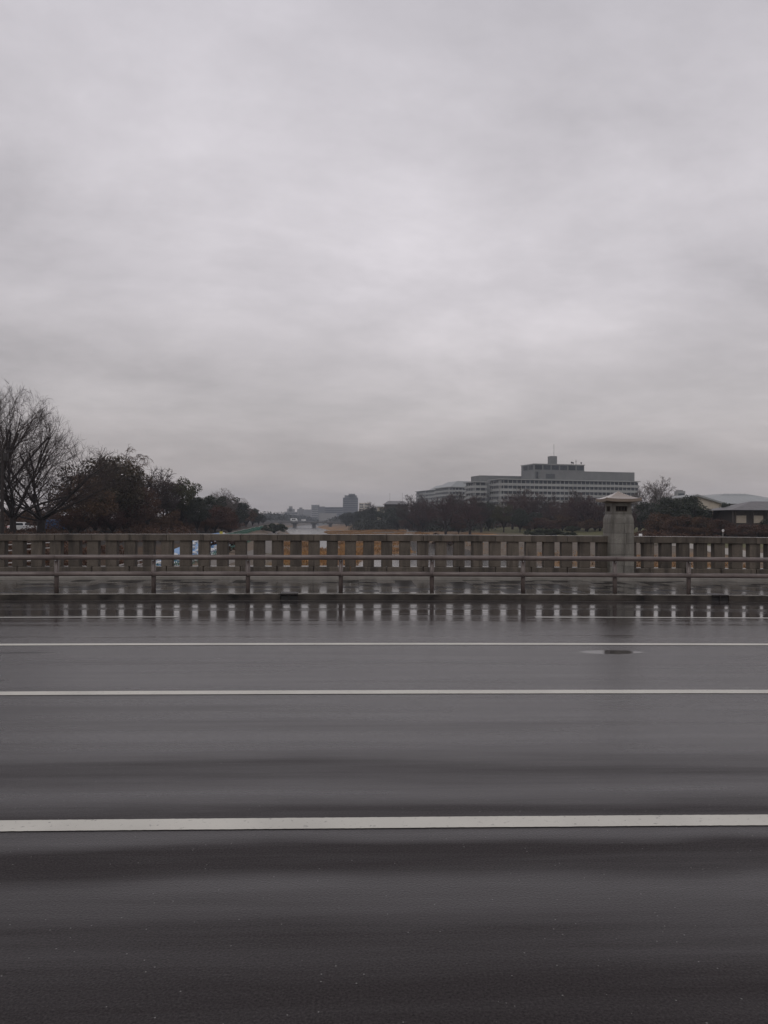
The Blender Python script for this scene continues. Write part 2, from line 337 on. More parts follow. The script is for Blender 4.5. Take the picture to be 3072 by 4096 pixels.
M['sandbag'] = noise_mat('white_sandbag', (.50, .50, .50), (.66, .66, .65), 4, .8)
M['green'] = noise_mat('green_barrier_paint', (.006, .10, .065), (.01, .15, .10), 4, .4)
M['yellow'] = noise_mat('yellow_panel', (.42, .36, .05), (.50, .43, .07), 4, .5)
M['galv'] = noise_mat('galvanised_pipe', (.33, .32, .31), (.42, .41, .40), 4, .4)

# ------------------------------------------------------------------ terrain
def shift(Y): return 0.085*max(0, Y-100) if Y < 900 else 0.085*800
def lerp_tab(x, tab):
    if x <= tab[0][0]: return tab[0][1]
    for (a, za), (b, zb) in zip(tab, tab[1:]):
        if x <= b:
            t = (x-a)/(b-a); t = t*t*(3-2*t); return za+(zb-za)*t
    return tab[-1][1]
def water_z(Y): return -4.5-0.0030*min(Y, 1200)
CH = [((13, 10), (14, 60), 14), ((14, 60), (14, 118), 12.5), ((14, 118), (15, 138), 11.5), ((17, 140), (19, 200), 4.6), ((19, 200), (19, 236), 3.6),
      ((20, 240), (-16, 248), 3.6), ((-6.3, 158), (-12.0, 240), 1.9), ((-14, 245), (-24, 360), 6.6), ((-24, 360), (-30, 430), 8), ((-30, 430), (-62, 800), 14), ((-62, 800), (-62, 2600), 18),
      ((13, 10), (13, -120), 14)]
def chan(x, y):
    d = 1e9
    for (ax, ay), (bx, by), r in CH:
        if y < min(ay, by)-30 or y > max(ay, by)+30: continue
        dx, dy = bx-ax, by-ay; t = max(0, min(1, ((x-ax)*dx+(y-ay)*dy)/(dx*dx+dy*dy)))
        d = min(d, math.hypot(x-ax-t*dx, y-ay-t*dy)-r)
    return d
def terr(x, y, zone=False):
    u = x+shift(y); fall = -0.0030*max(0, min(y, 1200))
    rf = lerp_tab(y, [(118, 28), (150, 34), (236, 34), (310, 24), (500, 24)])
    prof = [(-80, 0.3), (-45, -0.3), (-36, -0.9), (-24, -1.3), (-19.2, -3.3), (-14, -3.4), (-11, -4.1), (rf-6, -4.1), (rf+2, -3.5), (rf+12, -3.1), (60, -2.4), (95, -1.2), (140, -.2)]
    z = lerp_tab(u, prof)
    k = 1 if -14 < u < rf+4 else .15 if u < -14 and y < 60 else .5
    z += k*0.35*mnoise.noise(Vector((x*.12, y*.09, 1.3)))+k*.14*mnoise.noise(Vector((x*.45, y*.4, 4.3)))
    if -16 < u < rf+6:
        d = chan(x, y)+1.2*mnoise.noise(Vector((x*.22, y*.13, 8.1)))
        if d < 3: z = z*max(0, d)/3+(-5.2)*(1-max(0, d)/3)
    z += fall*(1 if u > -20 else .45)*(1 if u < 60 else .5)
    if y < 60 and (u < -30 or u > 75): z = min(z, -1.2) if y < 22 else z
    if zone:
        nn_ = mnoise.noise(Vector((x*.035, y*.05, 2.2)))
        reed = 0.0
        if -11 < u < rf+1: reed = min(1, max(0, .75+nn_*1.3))
        if u > 22 and 125 < y < 262: reed *= .08
        elif u >= rf+1: reed = max(0, min(1, .35+1.2*nn_))*(1 if u < 50 else .3)
        if -24 < u < -14: reed = .15
        lawn = 0.0
        if u > 58: lawn = min(1, (u-58)/6)
        if 24 < u < 58 and 238 < y < 400: reed = max(0, min(1, .62+1.6*nn_))
        if u < -30: lawn = 0
        if -12 < u < -5 and 70 < y < 150: lawn = max(0, min(.8, nn_*3))
        return z, reed, lawn
    return z
xs = [-900, -700, -500, -400, -300, -220, -160, -120, -95, -80]+[-80+1.5*i for i in range(1, 120)]+[115, 140, 180, 230, 300, 400, 500, 700, 900]
ys = [-120, -60, -30, 0]+[10+4*i for i in range(16)]+[75+2.0*i for i in range(100)]+[276+6*i for i in range(40)]+[530, 560, 600, 640, 700, 760, 840, 920, 1050, 1200, 1500, 1900, 2400, 2900]
vs, fs, zc_ = [], [], []
for y in ys:
    for x in xs:
        z, a, b_ = terr(x, y, True); vs.append((x, y, z)); zc_ += [a, b_, 1.0 if (x+shift(y) < (-20.5 if y < 120 else -23) or (x+shift(y) > 44 and y > 300)) else 0, 1]
nx = len(xs)
for j in range(len(ys)-1):
    for i in range(nx-1): q = j*nx+i; fs.append((q, q+1, q+nx+1, q+nx))
me = bpy.data.meshes.new('ground'); me.from_pydata(vs, [], fs); me.materials.append(M['ground'])
ca = me.color_attributes.new('zone', 'FLOAT_COLOR', 'POINT'); ca.data.foreach_set('color', zc_)
me.polygons.foreach_set('use_smooth', [True]*len(fs))
g = bpy.data.objects.new('ground', me); COL.objects.link(g); struct(g)
# river
mb = MB(); yy = [-110, 60, 130, 200, 300, 450, 700, 1200, 2500]
for a, b_ in zip(yy, yy[1:]):
    sa, sb = shift(a), shift(b_)
    mb.add([(-13-sa, a, water_z(a)), (31-sa, a, water_z(a)), (31-sb, b_, water_z(b_)), (-13-sb, b_, water_z(b_))], [(0, 1, 2, 3)])
struct(mb.build('river', M['water']))
def strip(name, pts, w, mat, dz=.06):
    mb = MB(); P = []
    for (ax, ay), (bx, by) in zip(pts, pts[1:]):
        n = max(2, int(math.hypot(bx-ax, by-ay)/2))
        P += [(ax+(bx-ax)*i/n, ay+(by-ay)*i/n) for i in range(n)]
    P.append(pts[-1]); vs = []
    for i, (x, y) in enumerate(P):
        q = P[min(i+1, len(P)-1)]; p = P[max(i-1, 0)]; dx, dy = q[0]-p[0], q[1]-p[1]; L = math.hypot(dx, dy) or 1
        for s in range(5):
            k = (s/4-.5)*w; X, Y = x+dy/L*k, y-dx/L*k; vs.append((X, Y, terr(X, Y)+dz+ (0.05 if 0 < s < 4 else -.05)))
    fs = [(i*5+k, i*5+k+1, i*5+k+6, i*5+k+5) for i in range(len(P)-1) for k in range(4)]
    mb.add(vs, fs); return struct(mb.build(name, mat, smooth=True))
strip('riverside_path', [(-16.5, 60), (-16.5, 150), (-16.5-shift(230), 230), (-16.6-shift(330), 330), (-17-shift(480), 480)], 3.2, M['path'])
M['path3'] = noise_mat('grey_ramp', (.14, .13, .115), (.19, .175, .155), .8, .7)
strip('ramp_path', [(10, 232), (14, 255), (20, 300), (25, 360), (27, 420)], 4.5, M['path3'], .12)
M['path2'] = noise_mat('pale_bank_path', (.22, .20, .175), (.30, .275, .245), .8, .7)
strip('bank_path', [(50, 60), (52, 100), (60, 150), (75, 190), (110, 215), (170, 225)], 5, M['path2'], .1)

# ------------------------------------------------------------------ bridge deck, road, pavement
XE = 75
def sheet(name, x0, x1, y0, y1, z, mat, step=1.0, y2=None):
    mb = MB(); n = max(1, int((x1-x0)/step)); vs = []
    ysub = [y0, y1]
    for i in range(n+1):
        x = x0+(x1-x0)*i/n; vs += [(x, y0, z), (x, y1, z)]
    mb.add(vs, [(2*i, 2*i+2, 2*i+3, 2*i+1) for i in range(n)])
    return mb.build(name, mat, bend_=True)
def longbox(mb, x0, x1, y0, y1, z0, z1, step=1.0):
    n = max(1, int(round((x1-x0)/step)))
    vs = []
    for i in range(n+1):
        x = x0+(x1-x0)*i/n; vs += [(x, y0, z0), (x, y1, z0), (x, y1, z1), (x, y0, z1)]
    fs = [(0, 1, 2, 3), tuple(4*n+k for k in (3, 2, 1, 0))]
    for i in range(n):
        a = 4*i; b_ = a+4
        for k in range(4): fs.append((a+k, b_+k, b_+(k+1) % 4, a+(k+1) % 4))
    mb.add(vs, fs)
KY = 16.2
struct(sheet('road', -XE, XE, 1.3, KY, 0, M['asphalt']))
mb = MB(); longbox(mb, -XE, XE, -3.2, 21.0, -1.1, -.02, 3)
for gy in (0, 6, 12, 18): longbox(mb, -XE, XE, gy-.4, gy+.4, -2.0, -1.1, 3)
struct(mb.build('bridge_deck', M['step'], bend_=True))
for nm, y, w in (('lane_line', 4.30, .152), ('lane_line', 7.53, .155), ('lane_line', 10.42, .15)):
    mb = MB(); rq = random.Random(int(y*100)); n = 1800; vs = []
    for i in range(n+1):
        x = -18+36*i/n; j = .003*mnoise.noise(Vector((x*1.3, y, 0)))
        vs += [(x, y-w/2+rq.gauss(0, .0009)+j, .004), (x, y+w/2+rq.gauss(0, .0009)+j, .004)]
    mb.add(vs, [(2*i, 2*i+2, 2*i+3, 2*i+1) for i in range(n)]); struct(mb.build(nm, M['paint'], bend_=True))
xl = XatY(712, 13.35, 2466); xr = XatY(2137, 13.35, 2466)
struct(sheet('edge_line', -XE, xl, 13.22, 13.36, .004, M['paint_old'])); struct(sheet('edge_line', xr, XE, 13.22, 13.36, .004, M['paint_old']))
# thin tar joints in the asphalt, as wide as a finger
for y, w in ((14.6, .03),):
    struct(sheet('road_joint', -XE, XE, y-w/2, y+w/2, .004, M['dark'] if y < 12 else M['kerb']))
struct(sheet('gutter', -XE, XE, KY-.33, KY-.27, .004, M['kerb']))
# pavement
struct(sheet('pavement', -XE, XE, KY+.17, 20.02, .112, M['paving']))
struct(sheet('near_pavement', -XE, XE, -2.5, 1.12, .11, M['paving']))
mb = MB(); longbox(mb, -XE, XE, 1.12, 1.30, -.02, .115); struct(mb.build('near_kerb', M['kerb'], bend_=True, bevel=.015))
# kerb stones and drain inlets
d1 = (XatY(1120, KY, 2385), XatY(1191, KY, 2385)); d2 = (XatY(2847, KY, 2385), XatY(2916, KY, 2385))
spans = [(-XE, d1[0]), (d1[1], d2[0]), (d2[1], XE)]
mb = MB()
for a, b_ in spans: longbox(mb, a, b_, KY, KY+.17, .098, .120, .6)
mb2 = MB()
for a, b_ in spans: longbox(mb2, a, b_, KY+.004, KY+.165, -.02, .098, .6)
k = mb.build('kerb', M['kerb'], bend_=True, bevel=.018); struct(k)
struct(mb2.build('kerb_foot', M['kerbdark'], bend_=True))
def kerbface_fix(): pass
for (a, b_), lb in ((d1, 'black kerb drain inlet with iron lid, left of centre between two rail posts'), (d2, 'black kerb drain inlet with iron lid, right of the stone pillar')):
    xm = (a+b_)/2; z0 = bend(xm)
    t = thing('drain_inlet', lb, 'drain', (xm, KY, z0), 0, 'drain inlets in the kerb')
    w = (b_-a)/2
    m1 = MB(); m1.box(-w+.004, w-.004, .03, .16, -.01, .07); m1.build('shade_fill', M['dark'], t)  # solid block painted near-black for the shade in the drain mouth
    m1 = MB(); m1.box(-w+.004, w-.004, .0, .40, .085, .122); m1.build('lid', M['iron'], t, bevel=.006)
    m1 = MB(); m1.box(-.012, .012, .0, .03, 0, .085); m1.build('bar', M['iron'], t)

# ------------------------------------------------------------------ parapets and stone lantern pillar
PY = 20.24; BD = .34       # front face, base depth
GAPW, PER = .190, .4805
xg0 = XatY(1438, PY, 2215)      # centre of one gap
PX0, PX1 = XatY(2440, 20.15, 2215)+.02, XatY(2537, 20.0, 2100)-.0
def parapet(x0, x1, label, joint_phase, g0):
    t = thing('stone_parapet', label, 'parapet', ((x0+x1)/2, PY, .2+bend((x0+x1)/2)), 0, 'stone parapet sections along the pavement')
    ox, oy, oz = t.location
    def put(o): o.location = (-ox, -oy, -oz); return o
    # base and cap blocks
    k = math.floor((x0-joint_phase)/(2*PER)); cuts = [x0]
    while True:
        x = joint_phase+k*2*PER
        if x > x1-.2: break
        if x > x0+.2: cuts.append(x)
        k += 1
    cuts.append(x1)
    for i, (a, b_) in enumerate(zip(cuts, cuts[1:])):
        j = random.Random(i*7+3).uniform(-.004, .004)
        mb = MB(); mb.box(a+.004, b_-.004, PY-.01+j, PY+BD+.05, 1.11, 1.281+j*.4); put(mb.build('cap_stone', M['stone'], t, bevel=.008, bend_=True))
        mb = MB(); mb.box(a+.006, b_-.006, PY+j, PY+BD+.03, .2, .437); o = put(mb.build('base_stone', M['stone'], t, bevel=.022, bend_=True))
    n = math.ceil((x0-g0)/PER)-1
    while True:
        a = g0+n*PER+GAPW/2; b_ = a+PER-GAPW; n += 1
        if a >= x1: break
        a = max(a, x0+.002); b_ = min(b_, x1-.002)
        if b_-a < .03: continue
        mb = MB(); mb.box(a, b_, PY+.035, PY+.26, .437, 1.11); put(mb.build('baluster', M['stone'], t, bevel=.010, bend_=True))
    return t
random.seed(4)
jp = xg0+PER*.5  # block joints sit on every second baluster
parapet(-20, PX0-.01, 'long stone parapet left of the pillar, square balusters under a flat capping', jp+PER, xg0)
parapet(PX1+.01, 20, 'shorter stretch of stone parapet right of the pillar, running out of the picture', XatY(2601, PY, 2160), XatY(2629, PY+.1, 2215)-.01)
mb = MB(); longbox(mb, -XE, XE, 20.0, PY+BD+.10, -.02, .203, 1)
struct(mb.build('parapet_step', M['step'], bend_=True, bevel=.02))
# pillar
PW = .315; pcx = PX1-PW; pz = bend(pcx); pyc = 20.0+.33
t = thing('stone_pillar', 'tall square stone lantern pillar with flared tiled-shape roof rising above the parapet', 'pillar', (pcx, pyc, .2+pz))
def ring_mesh(profile, name, mat, par, bev=.012):
    mb = MB()
    for (h0, z0), (h1, z1) in zip(profile, profile[1:]): pass
    vs = []; n = len(profile)
    for h, z in profile: vs += [(-h, -h, z), (h, -h, z), (h, h, z), (-h, h, z)]
    fs = [(3, 2, 1, 0), tuple(4*(n-1)+k for k in range(4))]
    for i in range(n-1):
        for k in range(4): fs.append((4*i+k, 4*i+(k+1) % 4, 4*i+4+(k+1) % 4, 4*i+4+k))
    mb.add(vs, fs); return mb.build(name, mat, par, bevel=bev)
Z = lambda z: z-.2
courses = [(.2, .50), (.503, .80), (.803, 1.08), (1.083, 1.36), (1.363, 1.62)]
rr = random.Random(5)
for i, (a, b_) in enumerate(courses):
    e = PW-.001*i; s = rr.uniform(-.1, .12)
    mb = MB(); mb.box(-e, s-.0025, -.33+.001*i, .32, Z(a), Z(b_)); mb.build('stone_block', M['pillar'], t, bevel=.006)
    mb = MB(); mb.box(s+.0025, e, -.33+.001*i, .32, Z(a), Z(b_)); mb.build('stone_block', M['pillar'], t, bevel=.006)
o = ring_mesh([(.313, Z(1.623)), (.312, Z(1.70)), (.306, Z(1.76)), (.290, Z(1.81)), (.274, Z(1.845)), (.268, Z(1.865)), (.268, Z(1.90))], 'shoulder', M['pillar'], t, .006)
# light chamber with real openings: four corner posts, sill, lintel, grille bars
mb = MB(); q = .266; z0, z1 = Z(1.903), Z(2.16)
wz0, wz1 = Z(1.935), Z(2.082); wx = .155
for sx in (-1, 1):
    for sy in (-1, 1): mb.box(min(sx*wx, sx*q), max(sx*wx, sx*q), min(sy*wx, sy*q), max(sy*wx, sy*q), z0, z1)
for s in (-1, 1):
    for (a, b_) in ((z0, wz0), (wz1, z1)):
        mb.box(-wx, wx, min(s*(q-.08), s*q), max(s*(q-.08), s*q), a, b_)
        mb.box(min(s*(q-.08), s*q), max(s*(q-.08), s*q), -wx, wx, a, b_)
mb.build('light_chamber', M['pillar'], t)
mb = MB(); mb.box(-.17, .17, -.17, .17, z0, z1); mb.build('dark_core', M['dark'], t)  # solid core, its near-black colour stands for the chamber's inner shade
for ax in (0, 1):
    for s in (-1, 1):
        mb = MB()
        for k_ in range(5):
            x = -wx+.0+(k_+.0)*wx/2; x = max(-wx+.012, min(wx-.012, x))
            c = (x-.010, x+.010); d = (s*(q-.035)-.01, s*(q-.035)+.01)
            if ax == 0: mb.box(c[0], c[1], d[0], d[1], wz0, wz1)
            else: mb.box(d[0], d[1], c[0], c[1], wz0, wz1)
        for zz in (wz0+.012, wz1-.012):
            if ax == 0: mb.box(-wx, wx, s*(q-.035)-.008, s*(q-.035)+.008, zz-.012, zz+.012)
            else: mb.box(s*(q-.035)-.008, s*(q-.035)+.008, -wx, wx, zz-.012, zz+.012)
        mb.build('window_grille', M['timber'], t)
# roof: concave hipped shape with slightly raised corners
N = 16; vs, fs = [], []
HE = .468
def roofz(x, y):
    m = max(abs(x), abs(y))/HE; c = min(abs(x), abs(y))/HE
    base = 2.272+.215*(1-m)**1.35+.0
    return base + .030*(m**3)*(c**3)
for j in range(N+1):
    for i in range(N+1):
        x = -HE+2*HE*i/N; y = -HE+2*HE*j/N; vs.append((x, y, Z(roofz(x, y))))
top = len(vs)
fs += [(j*(N+1)+i, j*(N+1)+i+1, (j+1)*(N+1)+i+1, (j+1)*(N+1)+i) for j in range(N) for i in range(N)]
per = [i for i in range(N+1)]+[(j)*(N+1)+N for j in range(1, N+1)]+[N*(N+1)+i for i in range(N-1, -1, -1)]+[j*(N+1) for j in range(N-1, 0, -1)]
rb = []
for p in per: x, y, z = vs[p]; rb.append(len(vs)); vs.append((x*.985, y*.985, z-.078))
L = len(per)
fs += [(per[i], rb[i], rb[(i+1) % L], per[(i+1) % L]) for i in range(L)]
ib = len(vs)
for p in rb: x, y, z = vs[p]; vs.append((x*.50, y*.50, Z(2.155)))
fs += [(rb[i], ib+i, ib+(i+1) % L, rb[(i+1) % L]) for i in range(L)]
fs.append(tuple(ib+i for i in range(L)))
mb = MB(); mb.add(vs, fs); mb.build('roof', M['pillar_roof'], t)

# ------------------------------------------------------------------ guard rail
GY = 16.46
t = thing('guard_rail', 'two-rail taupe steel guard rail standing along the kerb', 'guard rail', (0, GY, .112))
def put(o): o.location = (0, -GY, -.112); return o
PXS = [224, 613, 991, 1363, 1728, 2093, 2461, 2757]
posts = [XatY(p, GY, 2330) for p in PXS]
pl = [posts[0]-1.97*k for k in range(6, 0, -1)]; pr = [posts[-1]+1.97*k for k in range(1, 6)]
ALLP = pl+posts+pr
for zc2, r in ((.868, .052), (.515, .050)):
    mb = MB(); E = [-14]+ALLP+[18]
    for a, b_ in zip(ALLP, ALLP[1:]):
        n = 3; mb.tube([(a+.0015+(b_-a-.003)*i/n, GY-.05, zc2) for i in range(n+1)], r, 14)
    put(mb.build('rail', M['rail'], t, smooth=False, bend_=True))
for x in ALLP:
    mb = MB(); mb.tube([(x, GY+.03, .09), (x, GY+.03, .84)], .047, 14); po = put(mb.build('post', M['rail'], t, bend_=True))
    mb = MB(); mb.tube([(x, GY-.03, .80), (x, GY-.024, .80)], .012, 8); b2 = mb.build('bolt', M['bolt'], po, bend_=True)
for o in t.children:
    for p in o.data.polygons: p.use_smooth = len(p.vertices) == 4

# ------------------------------------------------------------------ trees
def segs_to_mesh(name, segs, mat, parent, minr=0.0):
    vs, fs = [], []
    for p, q, r0, r1, n in segs:
        d = (q-p); L = d.length
        if L < 1e-5: continue
        d /= L; a = Vector((0, 0, 1)) if abs(d.z) < .9 else Vector((1, 0, 0)); u = d.cross(a).normalized(); w = d.cross(u)
        b = len(vs)
        for pp, r in ((p, r0), (q, r1)):
            for k in range(n): an = 2*math.pi*k/n; vs.append(pp+u*(r*math.cos(an))+w*(r*math.sin(an)))
        for k in range(n): fs.append((b+k, b+(k+1) % n, b+n+(k+1) % n, b+n+k))
    me = bpy.data.meshes.new(name); me.from_pydata([tuple(v) for v in vs], [], fs); me.materials.append(mat)
    me.polygons.foreach_set('use_smooth', [True]*len(me.polygons))
    o = bpy.data.objects.new(name, me); COL.objects.link(o); o.parent = parent; return o
def bare(seed, H, habit='vase', tmat='bark', cmat='twig', fork=.16, n1=8, kids=(6, 6, 5), r0=None, spread=60, twr=.018, droop=0):
    rd = random.Random(seed); trunk, crown = [], []
    r0 = r0 or H*.028
    def grow(p, d, L, r, lev, out):
        n = 4 if lev < 2 else 3; nodes = [(p, d, r)]
        for i in range(n):
            jit = Vector((rd.gauss(0, 1), rd.gauss(0, 1), rd.gauss(0, .6)))*(.10+.05*lev)
            upb = Vector((0, 0, 1))*((.045 if habit == 'vase' else .02)-droop*(lev >= 2))
            d = (d+jit+upb).normalized(); q = p+d*(L/n); r2 = max(twr*.5, r*(1-.5/n if lev < 3 else .8))
            out.append((p, q, r, r2, 6 if lev < 2 else 3)); p = q; r = r2; nodes.append((p, d, r))
        return nodes
    top = Vector((0, 0, H*fork)); trunk.append((Vector((0, 0, -.5)), Vector((0, 0, .3)), r0*1.35, r0*1.1, 10)); trunk.append((Vector((0, 0, .3)), top, r0*1.1, r0*.95, 10))
    for i in range(n1):
        az = 2*math.pi*(i+rd.uniform(-.3, .3))/n1; tilt = R(rd.uniform(.15, 1)*spread) if i else R(5)
        d = Vector((math.sin(tilt)*math.cos(az), math.sin(tilt)*math.sin(az), math.cos(tilt)))
        L1 = H*(1-fork)*(.74 if habit == 'vase' else .56)*rd.uniform(.85, 1.1)
        st = top - Vector((0, 0, rd.uniform(0, .3)*H*fork))
        nd = grow(st, d, L1, r0*(.36 if habit == 'vase' else .42), 1, trunk)
        for _ in range(kids[0]):
            k = rd.choice((1, 2, 3, 3, 4)); p, dd, rr_ = nd[k]
            dv = (dd+Vector((rd.gauss(0, 1), rd.gauss(0, 1), rd.gauss(0, .5)))*(.42 if habit == 'vase' else .6)).normalized()
            nd2 = grow(p, dv, L1*.55*rd.uniform(.8, 1.2), rr_*.5, 2, trunk if tmat == cmat else crown)
            for _ in range(kids[1]):
                k = rd.choice((1, 2, 3, 3)); p2, d2, r2 = nd2[k]
                dv = (d2+Vector((rd.gauss(0, 1), rd.gauss(0, 1), rd.gauss(0, .6)))*.5).normalized()
                nd3 = grow(p2, dv, L1*.30*rd.uniform(.7, 1.2), max(r2*.45, twr*1.3), 3, crown)
                for _ in range(kids[2]):
                    k = rd.choice((1, 2, 3, 3)); p3, d3, r3 = nd3[k]
                    dv = (d3+Vector((rd.gauss(0, 1), rd.gauss(0, 1), rd.gauss(0, .6)))*.6-Vector((0, 0, droop*2))).normalized()
                    Lt = L1*.17*rd.uniform(.6, 1.2); q = p3+dv*Lt*.5; dv2 = (dv+Vector((rd.gauss(0, .3), rd.gauss(0, .3), rd.gauss(0, .2)-droop*3))).normalized()
                    crown.append((p3, q, twr, twr*.8, 3)); crown.append((q, q+dv2*Lt*.5, twr*.8, twr*.4, 3))
    rdc = random.Random(seed+100); out = []
    if habit == 'vase': ce, rx_, rz_ = .52*H, .62*H*(.8 if spread < 60 else 1), .48*H
    else: ce, rx_, rz_ = .58*H, .47*H, .42*H
    def inside(q, k): return (q.x/rx_)**2+(q.y/rx_)**2+((q.z-ce)/rz_)**2 < k
    crown = [c for c in crown if inside(c[1], 1+.22*mnoise.noise(c[1]*.5+Vector((seed, 0, 0)))+rdc.uniform(-.05, .08))]
    trunk = [c for c in trunk if inside(c[1], 1.0) or c[1].z < .4*H]
    return trunk, crown
def make_bare(name, label, cat, seed, H, **k):
    tm, cm = k.get('tmat', 'bark'), k.get('cmat', 'twig')
    t = thing(name, label, cat); a, b = bare(seed, H, **k)
    segs_to_mesh('trunk', a, M[tm], t); segs_to_mesh('crown', b, M[cm], t); return t
def make_leafy(name, label, cat, seed, H, rx, z0, mat, nb=34, nl=150, leaf=.30, tmat='bark', flat=1.0, twigs=False):
    rd = random.Random(seed); t = thing(name, label, cat); rs = np.random.RandomState(seed)
    cen = Vector((0, 0, (H+z0)/2)); rz = (H-z0)/2
    segs = [(Vector((0, 0, -.5)), Vector((0, 0, z0*.9)), H*.030, H*.024, 8)]
    blobs = []
    for i in range(nb):
        v = Vector((rd.gauss(0, 1), rd.gauss(0, 1), rd.gauss(0, 1))).normalized()*rd.uniform(.45, 1.0)**.6
        if v.z < -.2: v.z *= .7
        p = cen+Vector((v.x*rx, v.y*rx, v.z*rz))*rd.uniform(.78, 1.0); r = rd.uniform(.16, .30)*min(rx, rz)*1.15
        blobs.append((p, r))
    for p, r in blobs[::2]:
        m1 = Vector((p.x*.35, p.y*.35, z0+(p.z-z0)*.45)); segs.append((Vector((0, 0, z0*.8)), m1, H*.014, H*.008, 5)); segs.append((m1, p, H*.008, H*.003, 4))
    segs_to_mesh('trunk', segs, M[tmat], t)
    pos = []
    for p, r in blobs:
        k = int(nl*rd.uniform(.7, 1.2)); d = rs.normal(size=(k, 3)); d /= np.linalg.norm(d, axis=1)[:, None]
        pos.append(np.array(p)+d*r*(rs.uniform(.35, 1.08, (k, 1))**.5)*np.array([1.15, 1.15, .85]))
    pos = np.concatenate(pos); n = len(pos)
    a = rs.normal(size=(n, 3)); a /= np.linalg.norm(a, axis=1)[:, None]; b = rs.normal(size=(n, 3)); b = np.cross(a, b); b /= np.linalg.norm(b, axis=1)[:, None]
    s = leaf*rs.uniform(.6, 1.3, (n, 1)); q = np.stack([pos-a*s, pos-b*s*.6, pos+a*s, pos+b*s*.6], 1).reshape(-1, 3)
    me = bpy.data.meshes.new('crown'); me.vertices.add(4*n); me.vertices.foreach_set('co', q.ravel()); me.loops.add(4*n); me.loops.foreach_set('vertex_index', np.arange(4*n))
    me.polygons.add(n); me.polygons.foreach_set('loop_start', np.arange(0, 4*n, 4)); me.polygons.foreach_set('loop_total', np.full(n, 4)); me.materials.append(M[mat]); me.update(); me.validate()
    o = bpy.data.objects.new('crown', me); COL.objects.link(o); o.parent = t; return t
def hide_proto_fix(): pass
PROTO = {}; USED = set()
def proto(key):
    if key in PROTO: return PROTO[key]
    mk = {
     'zel1': lambda: make_bare('bare_tree', '', 'tree', 11, 18.5, n1=13, kids=(8, 7, 8), spread=72, twr=.013, fork=.14),
     'zel2': lambda: make_bare('bare_tree', '', 'tree', 23, 16, n1=12, kids=(8, 7, 8), spread=80, twr=.013, fork=.16),
     'zel3': lambda: make_bare('bare_tree', '', 'tree', 37, 19, n1=12, kids=(7, 7, 8), spread=58, twr=.013, fork=.16),
     'bareA': lambda: make_bare('bare_tree', '', 'tree', 5, 10, n1=10, kids=(7, 6, 6), spread=70, twr=.028, habit='round', fork=.2),
     'bareB': lambda: make_bare('bare_tree', '', 'tree', 6, 10, n1=9, kids=(8, 7, 6), spread=62, twr=.03, habit='round', fork=.16, cmat='twig_red'),
     'bareC': lambda: make_bare('bare_tree', '', 'tree', 8, 10, n1=10, kids=(7, 7, 6), spread=78, twr=.03, habit='round', fork=.22, cmat='twig_red'),
     'grey': lambda: make_bare('bare_tree', '', 'tree', 9, 10, n1=14, kids=(9, 8, 6), spread=84, twr=.018, habit='round', fork=.22, cmat='twig_grey'),
     'willow': lambda: make_bare('willow_tree', '', 'tree', 14, 10, n1=9, kids=(7, 7, 7), spread=55, twr=.018, habit='round', fork=.25, droop=.22, cmat='leaf_brown'),
     'camph': lambda: make_leafy('evergreen_tree', '', 'tree', 3, 12, 5.5, 2.2, 'leaf_olive', 46, 190, .20),
     'camph2': lambda: make_leafy('evergreen_tree', '', 'tree', 19, 12, 5.0, 1.2, 'leaf', 50, 190, .20),
     'camph3': lambda: make_leafy('evergreen_tree', '', 'tree', 61, 12, 5.6, 1.0, 'leaf_bronze', 60, 200, .18),
     'dark': lambda: make_leafy('evergreen_tree', '', 'tree', 31, 10, 4.0, .6, 'leaf', 46, 170, .20),
     'brown': lambda: make_leafy('brown_leaved_tree', '', 'tree', 41, 10, 4.6, .6, 'leaf_brown', 46, 170, .17),
     'brownw': lambda: make_leafy('brown_leaved_tree', '', 'tree', 44, 12, 6.5, .4, 'leaf_brown', 60, 200, .17),
     'shrub': lambda: make_leafy('brown_shrub', '', 'shrub', 51, 3, 2.6, .05, 'leaf_brown', 26, 130, .13),
     'hedge': lambda: make_leafy('round_hedge', '', 'shrub', 52, 2.2, 2.2, .05, 'hedge', 60, 150, .11),
    }
    PROTO[key] = mk[key](); return PROTO[key]
def tree(key, px, Y, topy, label, group=None, wide=1.0, rz=None, basez=None, hh={'zel1': 18.5, 'zel2': 16, 'zel3': 19, 'camph': 12, 'camph2': 12, 'camph3': 12, 'shrub': 3, 'hedge': 2.2, 'brownw': 12}):
    p = proto(key); X = XatY(px, Y); bz = terr(X, Y)-.05 if basez is None else basez
    ztop = atY(px, topy, Y).z; s = (ztop-bz)/(hh.get(key, 10)*TOPF.get(key, 1.0))
    rz = rz if rz is not None else (px*1.7+Y) % 6.28
    if key not in USED:
        USED.add(key); o = p; o.location = (X, Y, bz); o.rotation_euler = (0, 0, rz); o.scale = (s*wide, s*wide, s); o['label'] = label
        if group: o['group'] = group
    else: o = copytree(p, (X, Y, bz), rz, (s*wide, s*wide, s), label, group)
    return o
